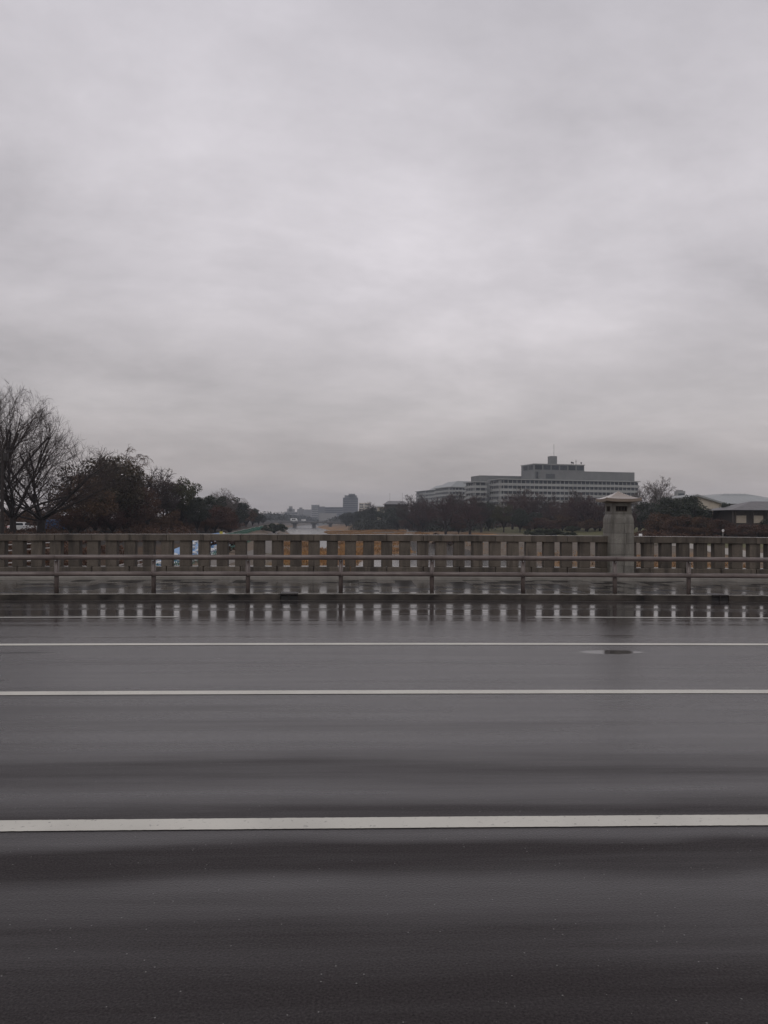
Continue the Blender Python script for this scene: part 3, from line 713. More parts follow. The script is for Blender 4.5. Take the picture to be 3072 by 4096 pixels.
# real top of each prototype crown relative to its nominal height
TOPF = {}
for k_ in ('zel1', 'zel2', 'zel3', 'bareA', 'bareB', 'bareC', 'grey', 'willow', 'camph', 'camph2', 'camph3', 'dark', 'brown', 'brownw', 'shrub', 'hedge'):
    p_ = proto(k_); zz = np.array([v.co.z for c_ in p_.children if c_.name.startswith('crown') for v in c_.data.vertices])
    nom = {'zel1': 18.5, 'zel2': 16, 'zel3': 19, 'camph': 12, 'camph2': 12, 'camph3': 12, 'shrub': 3, 'hedge': 2.2, 'brownw': 12}.get(k_, 10)
    TOPF[k_] = float(np.percentile(zz, 99.8))/nom
GL = 'trees along the left bank'; GR = 'trees in the park on the right bank'; GB = 'bare trees at the left edge'
tree('zel3', -45, 92, 1525, 'tall bare tree cut by the left edge of the picture', GB, .8, 1.0)
tree('zel1', 52, 95, 1585, 'largest bare spreading tree with thick trunk just behind the white car gap', GB, .74, .4)
tree('zel2', 165, 104, 1725, 'bare tree whose long branches fan out low to the right over the brown shrubs', GB, 1.28, 2.0)
tree('willow', 480, 150, 1795, 'thin pale bare tree poking above the big dark evergreen', GL, .8)
tree('camph3', 415, 132, 1830, 'big dark evergreen with flat domed crown right of the bare trees', GL, 1.2)
tree('brownw', 330, 120, 1905, 'broad brown-leaved tree in front of the big evergreen', GL, 1.0)
tree('bareA', 590, 155, 1862, 'brown bare tree with upright twigs between the two evergreens', GL, 1.05)
tree('brownw', 500, 138, 1915, 'tall brown-leaved tree filling the gap right of the big evergreen', GL, .8, 4.1)
tree('brownw', 560, 145, 1950, 'brown-leaved tree below the upright bare twigs', GL, .9, 2.2)
tree('bareB', 655, 165, 1905, 'reddish bare tree at the left shoulder of the olive evergreen', GL, .9)
tree('camph', 725, 165, 1914, 'olive green evergreen with sky showing through its crown', GL, .85)
tree('camph2', 790, 158, 1990, 'dark green rounded evergreen right below the olive one', GL, .8, 1.2)
tree('brown', 690, 150, 2040, 'brown-leaved tree low in front of the olive evergreen', GL, 1.0)
tree('grey', 880, 215, 1957, 'pale bare tree spreading above the dark row right of the evergreens', GL, .9)
tree('dark', 850, 190, 1985, 'dark tree next to the rounded evergreen, start of the falling row', GL, 1.15)
tree('dark', 910, 225, 1988, 'dark tree under the pale bare crown', GL, 1.2, 2)
tree('grey', 960, 270, 1995, 'small pale bare tree in the middle of the falling row', GL, .8, 3)
tree('dark', 955, 265, 2012, 'third dark tree of the falling row on the left bank', GL, 1.2, 4)
tree('brown', 985, 300, 2028, 'dark brown tree in the falling row before the far bridge', GL, 1.2)
tree('dark', 1010, 345, 2034, 'fifth dark tree of the falling row', GL, 1.2, 5)
tree('dark', 1035, 410, 2050, 'last but one dark tree of the falling row', GL, 1.2, 1.5)
tree('dark', 1052, 480, 2062, 'last small dark tree of the left row, beside the far bridge', GL, 1.2, 3.3)
# undergrowth on the left bank
rd = random.Random(77)
for i in range(30):
    px = -60+i*34+rd.uniform(-9, 9); Y = (100 if px > 260 else 142)+max(0, px)*.09+rd.uniform(-14, 18)
    tree('brown', px, Y, 2035+rd.uniform(-18, 40), 'brown undergrowth tree massed under the taller trees of the left bank', 'undergrowth of the left bank', 1.25, rd.uniform(0, 6))
for i in range(26):
    px = -40+i*38+rd.uniform(-9, 9); Y = 62+rd.uniform(0, 20)+max(0, px)*.06
    X = XatY(px, Y)
    if X+shift(Y) > -22: X = -22.5
    tree('shrub', px, Y, 2135+rd.uniform(-2, 28), 'brown shrub on the left embankment seen between the balusters', 'shrubs behind the left parapet', 1.3, rd.uniform(0, 6))
# right bank
RT = [
 ('dark', 1385, 620, 2050, 'far dark tree right of the far bridge', 1.3), ('dark', 1420, 560, 2046, 'dark tree below the white city building', 1.3), ('bareA', 1475, 520, 2008, 'bare tree standing right of the white city building', .9),
 ('dark', 1455, 500, 2040, 'dark evergreen left of the brown-roofed house', 1.2), ('dark', 1500, 460, 2032, 'evergreen below the bare tree by the brown-roofed house', 1.2), ('dark', 1545, 430, 2030, 'evergreen in front of the brown-roofed house, left one', 1.3),
 ('dark', 1590, 400, 2028, 'evergreen in front of the brown-roofed house, right one', 1.3), ('bareA', 1655, 345, 1992, 'bare tree with wide crown below the leftmost hospital wing', 1.0), ('bareB', 1690, 330, 2015, 'reddish bare tree below the leftmost hospital wing', 1.1),
 ('camph2', 1622, 390, 2040, 'dark evergreen left of the wide bare tree', 1.0), ('bareA', 1720, 350, 2005, 'bare tree between two concrete wings', 1.1), ('bareC', 1783, 270, 1996, 'round-crowned bare tree standing alone on the brown slope', 1.0),
 ('bareA', 1850, 300, 1985, 'grey bare tree behind the round-crowned one', 1.1), ('brown', 1745, 330, 2045, 'low brown tree behind the round-crowned one', 1.2), ('bareC', 1880, 262, 2005, 'reddish bare tree on the brown slope, right of the round-crowned one', 1.1), ('brown', 1835, 275, 2060, 'low red-brown tree between the two slope trees', 1.0),
 ('bareA', 1925, 280, 1990, 'bare tree with dark trunk left of the green evergreens', 1.0), ('camph2', 1955, 290, 2010, 'dark evergreen left of the brighter green one', .8), ('camph', 2015, 262, 2015, 'bright olive evergreen with pale forked trunk', .9),
 ('camph2', 2080, 255, 2035, 'dark evergreen beside the pale forked trunk', .9), ('bareB', 2050, 300, 1990, 'reddish bare tree rising behind the olive evergreen', 1.0), ('bareC', 2120, 290, 1975, 'tall reddish bare tree before the long concrete building', 1.0), ('dark', 2140, 270, 2050, 'dark evergreen behind the clipped hedge', 1.2),
 ('bareA', 2185, 285, 1990, 'bare tree above the clipped hedge', 1.1), ('bareB', 2230, 270, 2020, 'red-twigged tree right of the clipped hedge', 1.2), ('brown', 2270, 265, 2050, 'brown tree over the lawn', 1.1), ('bareC', 2310, 255, 1988, 'tall bare tree over the lawn left of the pillar', 1.0),
 ('bareB', 2345, 240, 2002, 'red-twigged tree left of the stone pillar roof', 1.2), ('bareC', 2400, 235, 2010, 'red-twigged tree partly behind the pillar roof', 1.2), ('brown', 2380, 250, 2045, 'brown tree beside the pillar', 1.2),
 ('bareB', 2555, 215, 2030, 'reddish bare tree immediately right of the pillar', 1.0), ('grey', 2622, 200, 1912, 'big pale bare tree with round crown right of the concrete building', .86),
 ('dark', 2600, 190, 2010, 'dark evergreen beneath the big pale bare tree', 1.2), ('camph2', 2680, 170, 1992, 'wide dark evergreen left of the gabled hall', .95), ('camph2', 2750, 165, 1985, 'dark evergreen touching the gabled hall', .85), ('dark', 2780, 160, 2010, 'dark evergreen under the hall gable', 1.1),
 ('brown', 2640, 165, 2050, 'brown bush tree at the foot of the wide evergreen', 1.4), ('brown', 2720, 158, 2060, 'brown bush tree below the dark evergreen of the hall', 1.4), ('bareB', 2850, 170, 2035, 'reddish bare tree in front of the gabled hall', 1.2), ('camph2', 2905, 158, 2012, 'round dark evergreen beside the tiled house', .55),
 ('brown', 2815, 152, 2065, 'brown bush tree in front of the hall', 1.4), ('brown', 2890, 150, 2075, 'brown bush tree left of the tiled house', 1.4), ('brown', 2960, 140, 2094, 'low brown bush in front of the tiled house', 1.5), ('brown', 3040, 138, 2094, 'low brown bush at the right edge', 1.5), ('dark', 3085, 140, 2070, 'dark evergreen cut by the right edge', 1.2),
]
for key, px, Y, ty, lb, wd in RT: tree(key, px, Y, ty-(16 if 1640 < px < 2420 and key.startswith('bare') else 0), lb, GR, wd)
for i in range(46):
    px = 1640+i*32+rd.uniform(-8, 8); Y = (300-(i*3.1)+rd.uniform(0, 30)) if px > 2110 else rd.uniform(325, 370)
    if 2440 < px < 2530: continue
    tree('brown', px, Y, 2072+rd.uniform(-14, 12), 'low brown tree in the mass under the park trees', 'low brown trees of the right bank', 1.5, rd.uniform(0, 6))
for px, Y, ty, lb in ((1820, 320, 1968, 'thin pale bare tree rising before the hipped-roof wing'), (2095, 310, 1950, 'thin pale bare tree rising before the left end of the main concrete building'), (2290, 290, 1958, 'thin pale bare tree rising before the middle of the main concrete building')):
    tree('bareA', px, Y, ty, lb, GR, .7)
for px, Y, ty, wd, lb in ((2165, 205, 2114, 1.9, 'long clipped green hedge on the lawn, left lobe'), (2212, 203, 2116, 1.7, 'long clipped green hedge on the lawn, right lobe'), (2275, 200, 2128, 1.8, 'lower clipped hedge right of the long one'), (2290, 235, 2104, 1.2, 'round dark bush on the lawn before the red-twigged trees')):
    tree('hedge', px, Y, ty, lb, 'clipped hedges on the lawn', wd)
tree('hedge', 1097, 300, 2094, 'dark rounded bush at the riverside before the far bridge', None, 1.3)
for px, Y, ty, lb in ((2640, 140, 2133, 'low dark shrub just right of the pillar above the parapet'), (2830, 138, 2134, 'low dark shrub left of the round white sign'), (1745, 205, 2133, 'low shrub on the brown slope')):
    tree('shrub', px, Y, ty, lb, 'single shrubs', 1.6)
# far-off wood and river-bed vegetation (stuff)
def leafcloud(name, pts, leaf, mat, seed, per=60, kind='stuff'):
    rs = np.random.RandomState(seed); pos = []
    for (x, y, z, r, h) in pts:
        d = rs.normal(size=(per, 3)); d /= np.linalg.norm(d, axis=1)[:, None]; d[:, 2] = np.abs(d[:, 2])
        pos.append(np.array([x, y, z])+d*np.array([r, r, h])*(rs.uniform(.2, 1, (per, 1))**.5))
    pos = np.concatenate(pos); n = len(pos); a = rs.normal(size=(n, 3)); a /= np.linalg.norm(a, axis=1)[:, None]; b = np.cross(a, rs.normal(size=(n, 3))); b /= np.linalg.norm(b, axis=1)[:, None]
    s = leaf*rs.uniform(.6, 1.3, (n, 1)); q = np.stack([pos-a*s, pos-b*s, pos+a*s, pos+b*s], 1).reshape(-1, 3)
    me = bpy.data.meshes.new(name); me.from_pydata(q.tolist(), [], np.arange(4*n).reshape(-1, 4).tolist()); me.materials.append(mat)
    o = bpy.data.objects.new(name, me); COL.objects.link(o); o['kind'] = kind; return o
pts = []
for i in range(150):
    Y = rd.uniform(650, 1500); px = rd.uniform(1060, 1420); h = rd.uniform(6, 11); X = XatY(px, Y)
    if Y < 760: Y = rd.uniform(780, 1400); X = XatY(px, Y)
    if -26 < X+shift(Y) < 34 and Y < 1250: continue
    pts.append((X, Y, terr(X, Y)-1+ (2.5 if px < 1420 else 0), rd.uniform(9, 16), h))
for i in range(60):
    if i == 0: farpts = pts; pts = []
    Y = rd.uniform(400, 640); px = rd.uniform(1440, 1700); X = XatY(px, Y); pts.append((X, Y, terr(X, Y), 7, rd.uniform(5, 8)))
for i in range(60):
    Y = rd.uniform(300, 420); px = rd.uniform(1700, 3100); X = XatY(px, Y); pts.append((X, Y, terr(X, Y)-1, 9, rd.uniform(7, 10)))
tag(leafcloud('far_wood', farpts, .8, M['leaf'], 5, 170), 'distant hazy wood behind the far bridge', 'wood')
tag(leafcloud('park_wood', pts, .30, M['leaf'], 6, 900), 'dark wood filling the back of the right bank park', 'wood')
pts = []
for i in range(420):
    Y = 34+300*rd.random()**1.5; u = rd.uniform(-75, -26.5) if Y > 60 else rd.uniform(-60, -21.5); X = u-shift(Y)
    if i % 6 == 0: Y = rd.uniform(34, 72); X = rd.uniform(-30, -19)
    hmax = 1.0 if Y < 115 else 2.6
    pts.append((X, Y, terr(X, Y)-.1, rd.uniform(1.5, 3), hmax*rd.uniform(.6, 1.1)))
for i in range(170):
    px = rd.uniform(1650, 2540); Y = (275 if px > 2110 else 335)+rd.uniform(0, 60); X = XatY(px, Y); pts.append((X, Y, terr(X, Y)-.1, 3, rd.uniform(1.6, 3)))
for i in range(130):
    Y = 150+rd.uniform(0, 40); px = rd.uniform(2560, 3200); X = XatY(px, Y); pts.append((X, Y, terr(X, Y)-.1, 2.6, rd.uniform(1.4, 2.6)))
tag(leafcloud('undergrowth', pts, .10, M['leaf_brown'], 15, 330), 'tangled brown brush covering the ground under the bank trees', 'brush')
# reeds: many thin upright blades
rs = np.random.RandomState(8); vs = []; cnt = 0
while cnt < 42000:
    Y = rd.uniform(70, 420) if rd.random() < .8 else rd.uniform(70, 200); u = rd.uniform(-12, 42); X = u-shift(Y)
    if chan(X, Y) < 1.6: cnt += .2; continue
    z, re, la = terr(X, Y, True)
    if rd.random() > re+.05: cnt += .05; continue
    h = rd.uniform(.15, .42)*(.5+re); w = rd.uniform(.04, .11)*(1+Y/300); an = rd.uniform(0, 3.14); dx, dy = math.cos(an)*w, math.sin(an)*w; lx, ly = rd.gauss(0, .18), rd.gauss(0, .18)
    vs += [(X-dx, Y-dy, z-.05), (X+dx, Y+dy, z-.05), (X+lx, Y+ly, z+h)]; cnt += 1
me = bpy.data.meshes.new('dry_grass'); me.from_pydata(vs, [], [(i, i+1, i+2) for i in range(0, len(vs), 3)]); me.materials.append(M['reed'])
o = bpy.data.objects.new('dry_grass', me); COL.objects.link(o); tag(o, 'dry orange reeds and grass on the river bed and banks', 'grass', kind='stuff')

# ------------------------------------------------------------------ buildings
def wing(name, label, px, Y, topy, ang, Lf, Ls, floors, pitch, bays=True, hip=0, winmax=100):
    C0 = atY(px, topy, Y); t = thing(name, label, 'building', (C0.x, C0.y, C0.z-floors*pitch), R(ang), 'concrete building wings')
    H = floors*pitch
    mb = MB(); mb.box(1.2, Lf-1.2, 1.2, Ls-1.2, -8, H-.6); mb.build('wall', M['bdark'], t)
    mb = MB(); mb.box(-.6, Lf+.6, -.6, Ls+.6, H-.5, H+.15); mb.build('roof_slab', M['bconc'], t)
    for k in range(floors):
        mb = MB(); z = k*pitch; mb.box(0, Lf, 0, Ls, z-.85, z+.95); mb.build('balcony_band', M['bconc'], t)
    n = int(Lf/3.3); wm = MB(); wm.box(-1.25, 1.25, -.05, .05, -1.05, 1.05); wmesh = None; cmesh = None; cc = 0; cnt = 0; rest = MB()
    cm = MB()
    for k in reversed(range(floors)):
        z = k*pitch+.95+(pitch-1.8)/2
        for side, LL in ((0, Lf), (1, Ls)):
            m_ = int(LL/3.3); st = LL/m_
            for i in range(m_):
                a = (i+.5)*st
                if cnt < winmax and (k >= floors-4):
                    if wmesh is None: o = wm.build('window', M['glass'], t); wmesh = o.data
                    else: o = bpy.data.objects.new('window', wmesh); COL.objects.link(o); o.parent = t
                    o.location = (a, 1.12, z) if side == 0 else (1.12, a, z)
                    if side: o.rotation_euler = (0, 0, R(90))
                    cnt += 1
                else:
                    if side == 0: rest.box(a-1.25, a+1.25, 1.07, 1.17, z-1.05, z+1.05)
                    else: rest.box(1.07, 1.17, a-1.25, a+1.25, z-1.05, z+1.05)
                b_ = i*st
                if cc < 100 and k >= floors-4:
                    if cmesh is None: c1 = MB(); c1.box(-.2, .2, -.35, .35, -1.05, 1.05); o = c1.build('column', M['bconc'], t); cmesh = o.data
                    else: o = bpy.data.objects.new('column', cmesh); COL.objects.link(o); o.parent = t
                    o.location = (b_, .84, z) if side == 0 else (.84, b_, z); cc += 1
                    continue
                if side == 0: cm.box(b_-.2, b_+.2, .5, 1.19, z-1.05, z+1.05)
                else: cm.box(.5, 1.19, b_-.2, b_+.2, z-1.05, z+1.05)
    if rest.f: rest.build('window_rows', M['glass'], t)['kind'] = 'stuff'
    
    if cm.f: cm.build('column_rows', M['bconc'], t)['kind'] = 'stuff'
    if hip:
        mb = MB(); mb.frust((2, Lf-2, 2, Ls-2, H+.16), (2+hip*1.5, Lf-2-hip*1.5, 2+hip*.9, Ls-2-hip*.9, H+hip)); mb.build('hipped_roof', M['metal_roof'], t)
    return t, H
t, H = wing('concrete_building', 'main long concrete building with balcony bands and a rooftop penthouse', 1999, 540, 1915, 12.9, 112, 20.5, 7, 3.87)
# rooftop: local coordinates along the front
def loc_u(px, dep=8):   # distance along front whose picture column is px
    a = R(12.9); C0 = atY(1999, 1915, 540); tx = None; best = None
    for i in range(-300, 1300):
        u = i*.1; X = C0.x+u*math.cos(a)-dep*math.sin(a); Y = C0.y+u*math.sin(a)+dep*math.cos(a); v = Vector((X, Y, 30))-EYE
        p = 1536+F*v.dot(Rt)/v.dot(Fw)
        if best is None or abs(p-px) < best[0]: best = (abs(p-px), u, Y)
    return best[1], best[2]
def zz(py, Y, px=2200): return atY(px, py, Y).z-t.location.z
u0, Y0 = loc_u(2137, 5); u1, Y1 = loc_u(2337, 5); zt = zz(1856, (Y0+Y1)/2); 
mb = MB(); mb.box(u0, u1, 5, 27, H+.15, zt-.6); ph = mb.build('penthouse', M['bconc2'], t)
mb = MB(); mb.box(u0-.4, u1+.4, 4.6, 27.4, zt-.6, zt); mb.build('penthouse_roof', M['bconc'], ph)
nW = 6
for i in range(nW):
    a = u0+(u1-u0)*(i+.09)/nW; b_ = u0+(u1-u0)*(i+.91)/nW; mb = MB(); mb.box(a, b_, 4.85, 5.1, zt-4.3, zt-1.1); mb.build('penthouse_window', M['glass'], ph)
for i in range(2):
    mb = MB(); mb.box(u0-.15, u0+.1, 7+i*9, 14+i*9, zt-4.3, zt-1.1); mb.build('penthouse_window', M['glass'], ph)
mb = MB(); mb.box(u0+1, u0+16, 4.88, 5.05, H+1.2, zt-5.8); mb.build('penthouse_shade_panel', M['bdark'], ph)  # flat dark panel on the wall, a recess's shade painted as colour
ut, Yt = loc_u(2203, 12); ut2, _ = loc_u(2228, 12); z2 = zz(1824, Yt)
mb = MB(); mb.box(ut, ut2, 12, 17, zt, z2); mb.build('stair_tower', M['bconc2'], t)
mb = MB(); mb.tube([((ut+ut2)/2+1, 14, z2), ((ut+ut2)/2+1, 14, zz(1775, Yt))], .11, 5); mb.build('mast', M['iron'], t)
for px, h in ((2286, 1848), (2292, 1850), (2304, 1838), (2325, 1850)):
    um, Ym = loc_u(px, 8); mb = MB(); mb.tube([(um, 8, zt), (um, 8, zz(h, Ym))], .14, 5)
    if px != 2304: mb.tube([(um, 8, zz(h, Ym)-.7), (um, 8, zz(h, Ym)+.3)], .55, 8)
    else: mb.box(um-.7, um+.7, 7.95, 8.05, zz(h, Ym)-1.6, zz(h, Ym)-1.4)
    mb.build('rooftop_aerial', M['iron'], t)
a0, Ya = loc_u(2158, 2.2); a1, _ = loc_u(2250, 2.2); mb = MB(); mb.box(a0, a1, 2.2, 4.5, H+.15, zz(1886, Ya)); mb.build('rooftop_plant', M['bconc2'], t)
mb = MB(); mb.box(a0+5, a1-6, 2.05, 2.19, H+.9, zz(1895, Ya)); mb.build('plant_louvre', M['bdark'], t)
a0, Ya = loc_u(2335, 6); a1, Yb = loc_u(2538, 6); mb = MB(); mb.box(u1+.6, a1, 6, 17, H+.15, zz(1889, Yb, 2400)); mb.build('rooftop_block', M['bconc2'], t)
a0, Ya = loc_u(1927, 30); a1, _ = loc_u(2100, 30)
mb = MB(); mb.box(a0, a1+12, 33, 52, -5, zz(1901, Ya, 2000)); mb.build('rear_block', M['bconc2'], t)
wing('concrete_building', 'second concrete wing with balcony bands, left of the main building', 1898, 552, 1926, 12.9, 9.7, 20.5, 7, 3.7)
wing('concrete_building', 'third concrete wing under a grey hipped roof', 1796, 735, 1947, 12.9, 62, 44, 8, 3.9, hip=6)
wing('concrete_building', 'leftmost and farthest concrete wing above the trees', 1702, 900, 1962, 12.9, 55, 40, 7, 4.0)
w5, _ = wing('concrete_building', 'small hip-roofed concrete wing between the farthest two', 1738, 860, 1958, 12.9, 30, 30, 7, 4.0, hip=5)
# distant city
def cityblock(label, x0, x1, topy, Y, mat='city', extra=(), windows=False, name='city_building'):
    a = XatY(x0, Y); b_ = XatY(x1, Y); zt = atY((x0+x1)/2, topy, Y).z; zb = terr((a+b_)/2, Y)-2
    t = thing(name, label, 'building', ((a+b_)/2, Y, zb), 0, 'buildings of the distant city'); w = (b_-a)/2; h = zt-zb
    mb = MB(); mb.box(-w, w, 0, min(30, w*1.6), 0, h); mb.build('wall', M[mat], t)
    for e0, e1, ty in extra:
        ea = XatY(e0, Y)-(a+b_)/2; eb = XatY(e1, Y)-(a+b_)/2; mb = MB(); mb.box(ea, eb, 2, min(26, w*1.4), h, atY((e0+e1)/2, ty, Y).z-zb); mb.build('rooftop_box', M[mat], t)
    if windows:
        nf = max(2, int(h/4.2)); 
        for k in range(nf):
            z = h-2.8-k*4.0
            if z < 8: break
            mb = MB(); mb.box(-w+1, w-1, -.08, .02, z-.9, z+.9); mb.build('window_row', M['glass'], t)
    return t
cityblock('tall dark blue-grey tower block on the skyline left of centre', 1371, 1432, 1990, 1400, 'citydark', ((1378, 1427, 1981), (1394, 1420, 1975)), True, 'tower_block')
cityblock('stepped grey city building with a square turret', 1137, 1192, 2047, 1500, 'city', ((1147, 1176, 2035), (1155, 1167, 2025)), True)
cityblock('grey city building with small roof box right of the turret one', 1188, 1216, 2036, 1550, 'city', ((1197, 1208, 2030),))
cityblock('pale city block with flat top left of the long slab', 1245, 1277, 2019, 1650, 'city', (), True)
cityblock('low wide city block under the pale flat-topped one', 1212, 1252, 2038, 1700)
cityblock('dark squat city block at the left end of the long slab', 1272, 1300, 2026, 1450, 'citydark')
cityblock('long low slab of city building left of the tower', 1296, 1376, 2028, 1500, 'citydark', (), True)
cityblock('low pale roofed shed in front of the long slab', 1275, 1345, 2053, 1150)
cityblock('white pale block just right of the tower', 1436, 1455, 2012, 1250, 'cream', (), True)
cityblock('narrow pale block with balconies right of the tower', 1456, 1477, 2012, 1245, 'cream', (), True)
cityblock('tiny hazy city block beside the left tree row', 1085, 1110, 2063, 1900)
cityblock('tiny hazy city block with turret near the far bridge end', 1112, 1136, 2060, 1800, 'city', ((1118, 1124, 2054),))
cityblock('small pale tower peeping above evergreens left of the gabled hall', 2708, 2741, 1964, 620, 'city', ((2714, 2736, 1960),), True)
# brown-roofed house among trees
def gable(name, label, x0, x1, ridge, eave, Y, depth, wall, roofm, over=.8, hipf=.25, walls_to=None):
    a = XatY(x0, Y); b_ = XatY(x1, Y); c = (a+b_)/2; zb = terr(c, Y)-1; w = (b_-a)/2; ze = atY(x0, eave, Y).z-zb; zr = atY((x0+x1)/2, ridge, Y).z-zb
    t = thing(name, label, 'building', (c, Y, zb)); mb = MB(); mb.box(-w, w, 0, depth, 0, ze); mb.build('wall', M[wall], t)
    mb = MB(); mb.frust((-w-over, w+over, -over, depth+over, ze), (-w*(1-hipf), w*(1-hipf), depth*.5-.3, depth*.5+.3, zr)); mb.build('roof', M[roofm], t)
    return t, w, ze, zr
t, w, ze, zr = gable('brown_roofed_house', 'dark brown-roofed house above the right bank trees with thin aerials', 1540, 1632, 2003, 2017, 430, 14, 'timber', 'tile', 1, .3)
for s in (-.55, .55):
    mb = MB(); mb.tube([(w*s, 6, zr-1), (w*s, 6, zr+4.6)], .06, 5); mb.build('aerial', M['iron'], t)
gable('white_walled_house', 'small pale house glimpsed between trees left of the brown-roofed one', 1510, 1540, 2022, 2027, 450, 8, 'cream', 'metal_roof')
# sports hall with broad shallow roof
Y = 290
a = XatY(2770, Y); b_ = XatY(3230, Y); zb = terr(a, Y)-1; c = (a+b_)/2
t = thing('sports_hall', 'large hall under a broad shallow grey metal roof at the right', 'building', (c, Y, zb)); w = (b_-a)/2
ze = atY(2900, 2015, Y).z-zb; zr = atY(2930, 1984, Y+10).z-zb
mb = MB(); mb.box(-w+1, w-1, 1, 50, 0, ze); mb.build('wall', M['bconc2'], t)
mb = MB(); mb.frust((-w-1, w+1, -1, 52, ze), (-w+9, w-12, 12, 40, zr)); mb.build('roof', M['metal_roof'], t)
mb = MB(); x1 = XatY(2905, Y+14)-c; x2 = XatY(2990, Y+14)-c; mb.frust((x1-3, x2+6, 14, 38, zr), (x1, x2, 16, 36, zr+1.1)); mb.build('roof_monitor', M['metal_roof'], t)
for i in range(6):
    x = -w+8+i*(2*w-16)/5; mb = MB(); mb.box(x-2.4, x+2.4, .9, 1.05, ze-2.2, ze-.8); mb.build('window', M['glass'], t)
# gabled cream hall in front
Y = 235; a = XatY(2760, Y); b_ = XatY(2885, Y); c = (a+b_)/2; zb = terr(c, Y)-1; w = (b_-a)/2
t = thing('gabled_hall', 'cream gable-ended hall in front of the big metal roof', 'building', (c, Y, zb))
zp = atY(2785, 1985, Y).z-zb; zl = atY(2760, 1992, Y).z-zb; zr_ = atY(2885, 2015, Y).z-zb; xp = XatY(2785, Y)-c
def prism(mb, poly, y0, y1):
    n = len(poly); vs = [(x, y0, z) for x, z in poly]+[(x, y1, z) for x, z in poly]
    mb.add(vs, [tuple(range(n)), tuple(reversed(range(n, 2*n)))]+[(i, i+n, (i+1) % n+n, (i+1) % n) for i in range(n)])
mb = MB(); prism(mb, [(-w, 0), (w, 0), (w, zr_), (xp, zp), (-w, zl)], 0, 30); mb.build('wall', M['cream'], t)
mb = MB(); prism(mb, [(-w-.8, zl-.3), (xp, zp), (w+1, zr_-.3), (w+1, zr_+.25), (xp, zp+.6), (-w-.8, zl+.3)], -.8, 31); mb.build('roof', M['metal_roof'], t)
mb = MB()
for i in range(4):
    x = -w+1.5+i*2.2; mb = MB(); mb.box(x, x+.9, -.06, .02, zr_-3.2, zr_-1.8); mb.build('window', M['glass'], t)
# dark tiled house at right edge
Y = 150; a = XatY(2925, Y); b_ = XatY(3260, Y); c = (a+b_)/2; zb = terr(c, Y)-.5; w = (b_-a)/2
t = thing('tiled_house', 'dark tiled low building with cream wall panels at the right edge', 'building', (c, Y, zb))
ze = atY(2930, 2040, Y).z-zb; zr = atY(3080, 2006, Y+5).z-zb
mb = MB(); mb.box(-w+1, w-1, .8, 10, 0, ze); mb.build('wall', M['timber'], t)
mb = MB(); mb.frust((-w-.6, w+.6, -1, 11, ze), (-w+6.5, w-6.5, 4.6, 5.4, zr)); mb.build('roof', M['tile'], t)
for (p0, p1) in ((2948, 2992), (3018, 3060), (3080, 3120), (3140, 3190)):
    mb = MB(); mb.box(XatY(p0, Y)-c, XatY(p1, Y)-c, .68, .78, atY(p0, 2092, Y).z-zb, atY(p0, 2062, Y).z-zb); mb.build('wall_panel', M['cream'], t)
for p in (2923, 2940, 3010, 3068, 3130):
    x = max(-w+.2, XatY(p, Y)-c); mb = MB(); mb.box(x-.12, x+.12, -.3, -.06, 0, ze); mb.build('post', M['timber'], t)

# ------------------------------------------------------------------ far bridge with vehicles
Y = 700; zd = atY(1250, 2086.5, Y).z; xa, xb = XatY(1020, Y), XatY(1460, Y+30)
t = thing('far_bridge', 'low girder bridge with concrete piers crossing the river far off', 'bridge', ((xa+xb)/2, Y, zd))
c = (xa+xb)/2
mb = MB(); mb.box(xa-c, xb-c, 0, 16, -1.3, 0); mb.build('deck', M['bridge'], t)
mb = MB(); mb.box(xa-c, xb-c, 0, .15, .75, .95)
for i in range(60): x = xa-c+(xb-xa)*i/59; mb.box(x-.06, x+.06, .02, .13, 0, .75)
mb.build('railing', M['bridge'], t)
for px in (1112, 1176, 1254, 1320, 1392):
    x = XatY(px, Y)-c; mb = MB(); mb.box(x-1.3, x+1.3, 3, 13, -7.5, -2.2); mb.box(x-2.6, x+2.6, 2, 14, -2.2, -1.3); mb.build('pier', M['bridge'], t)
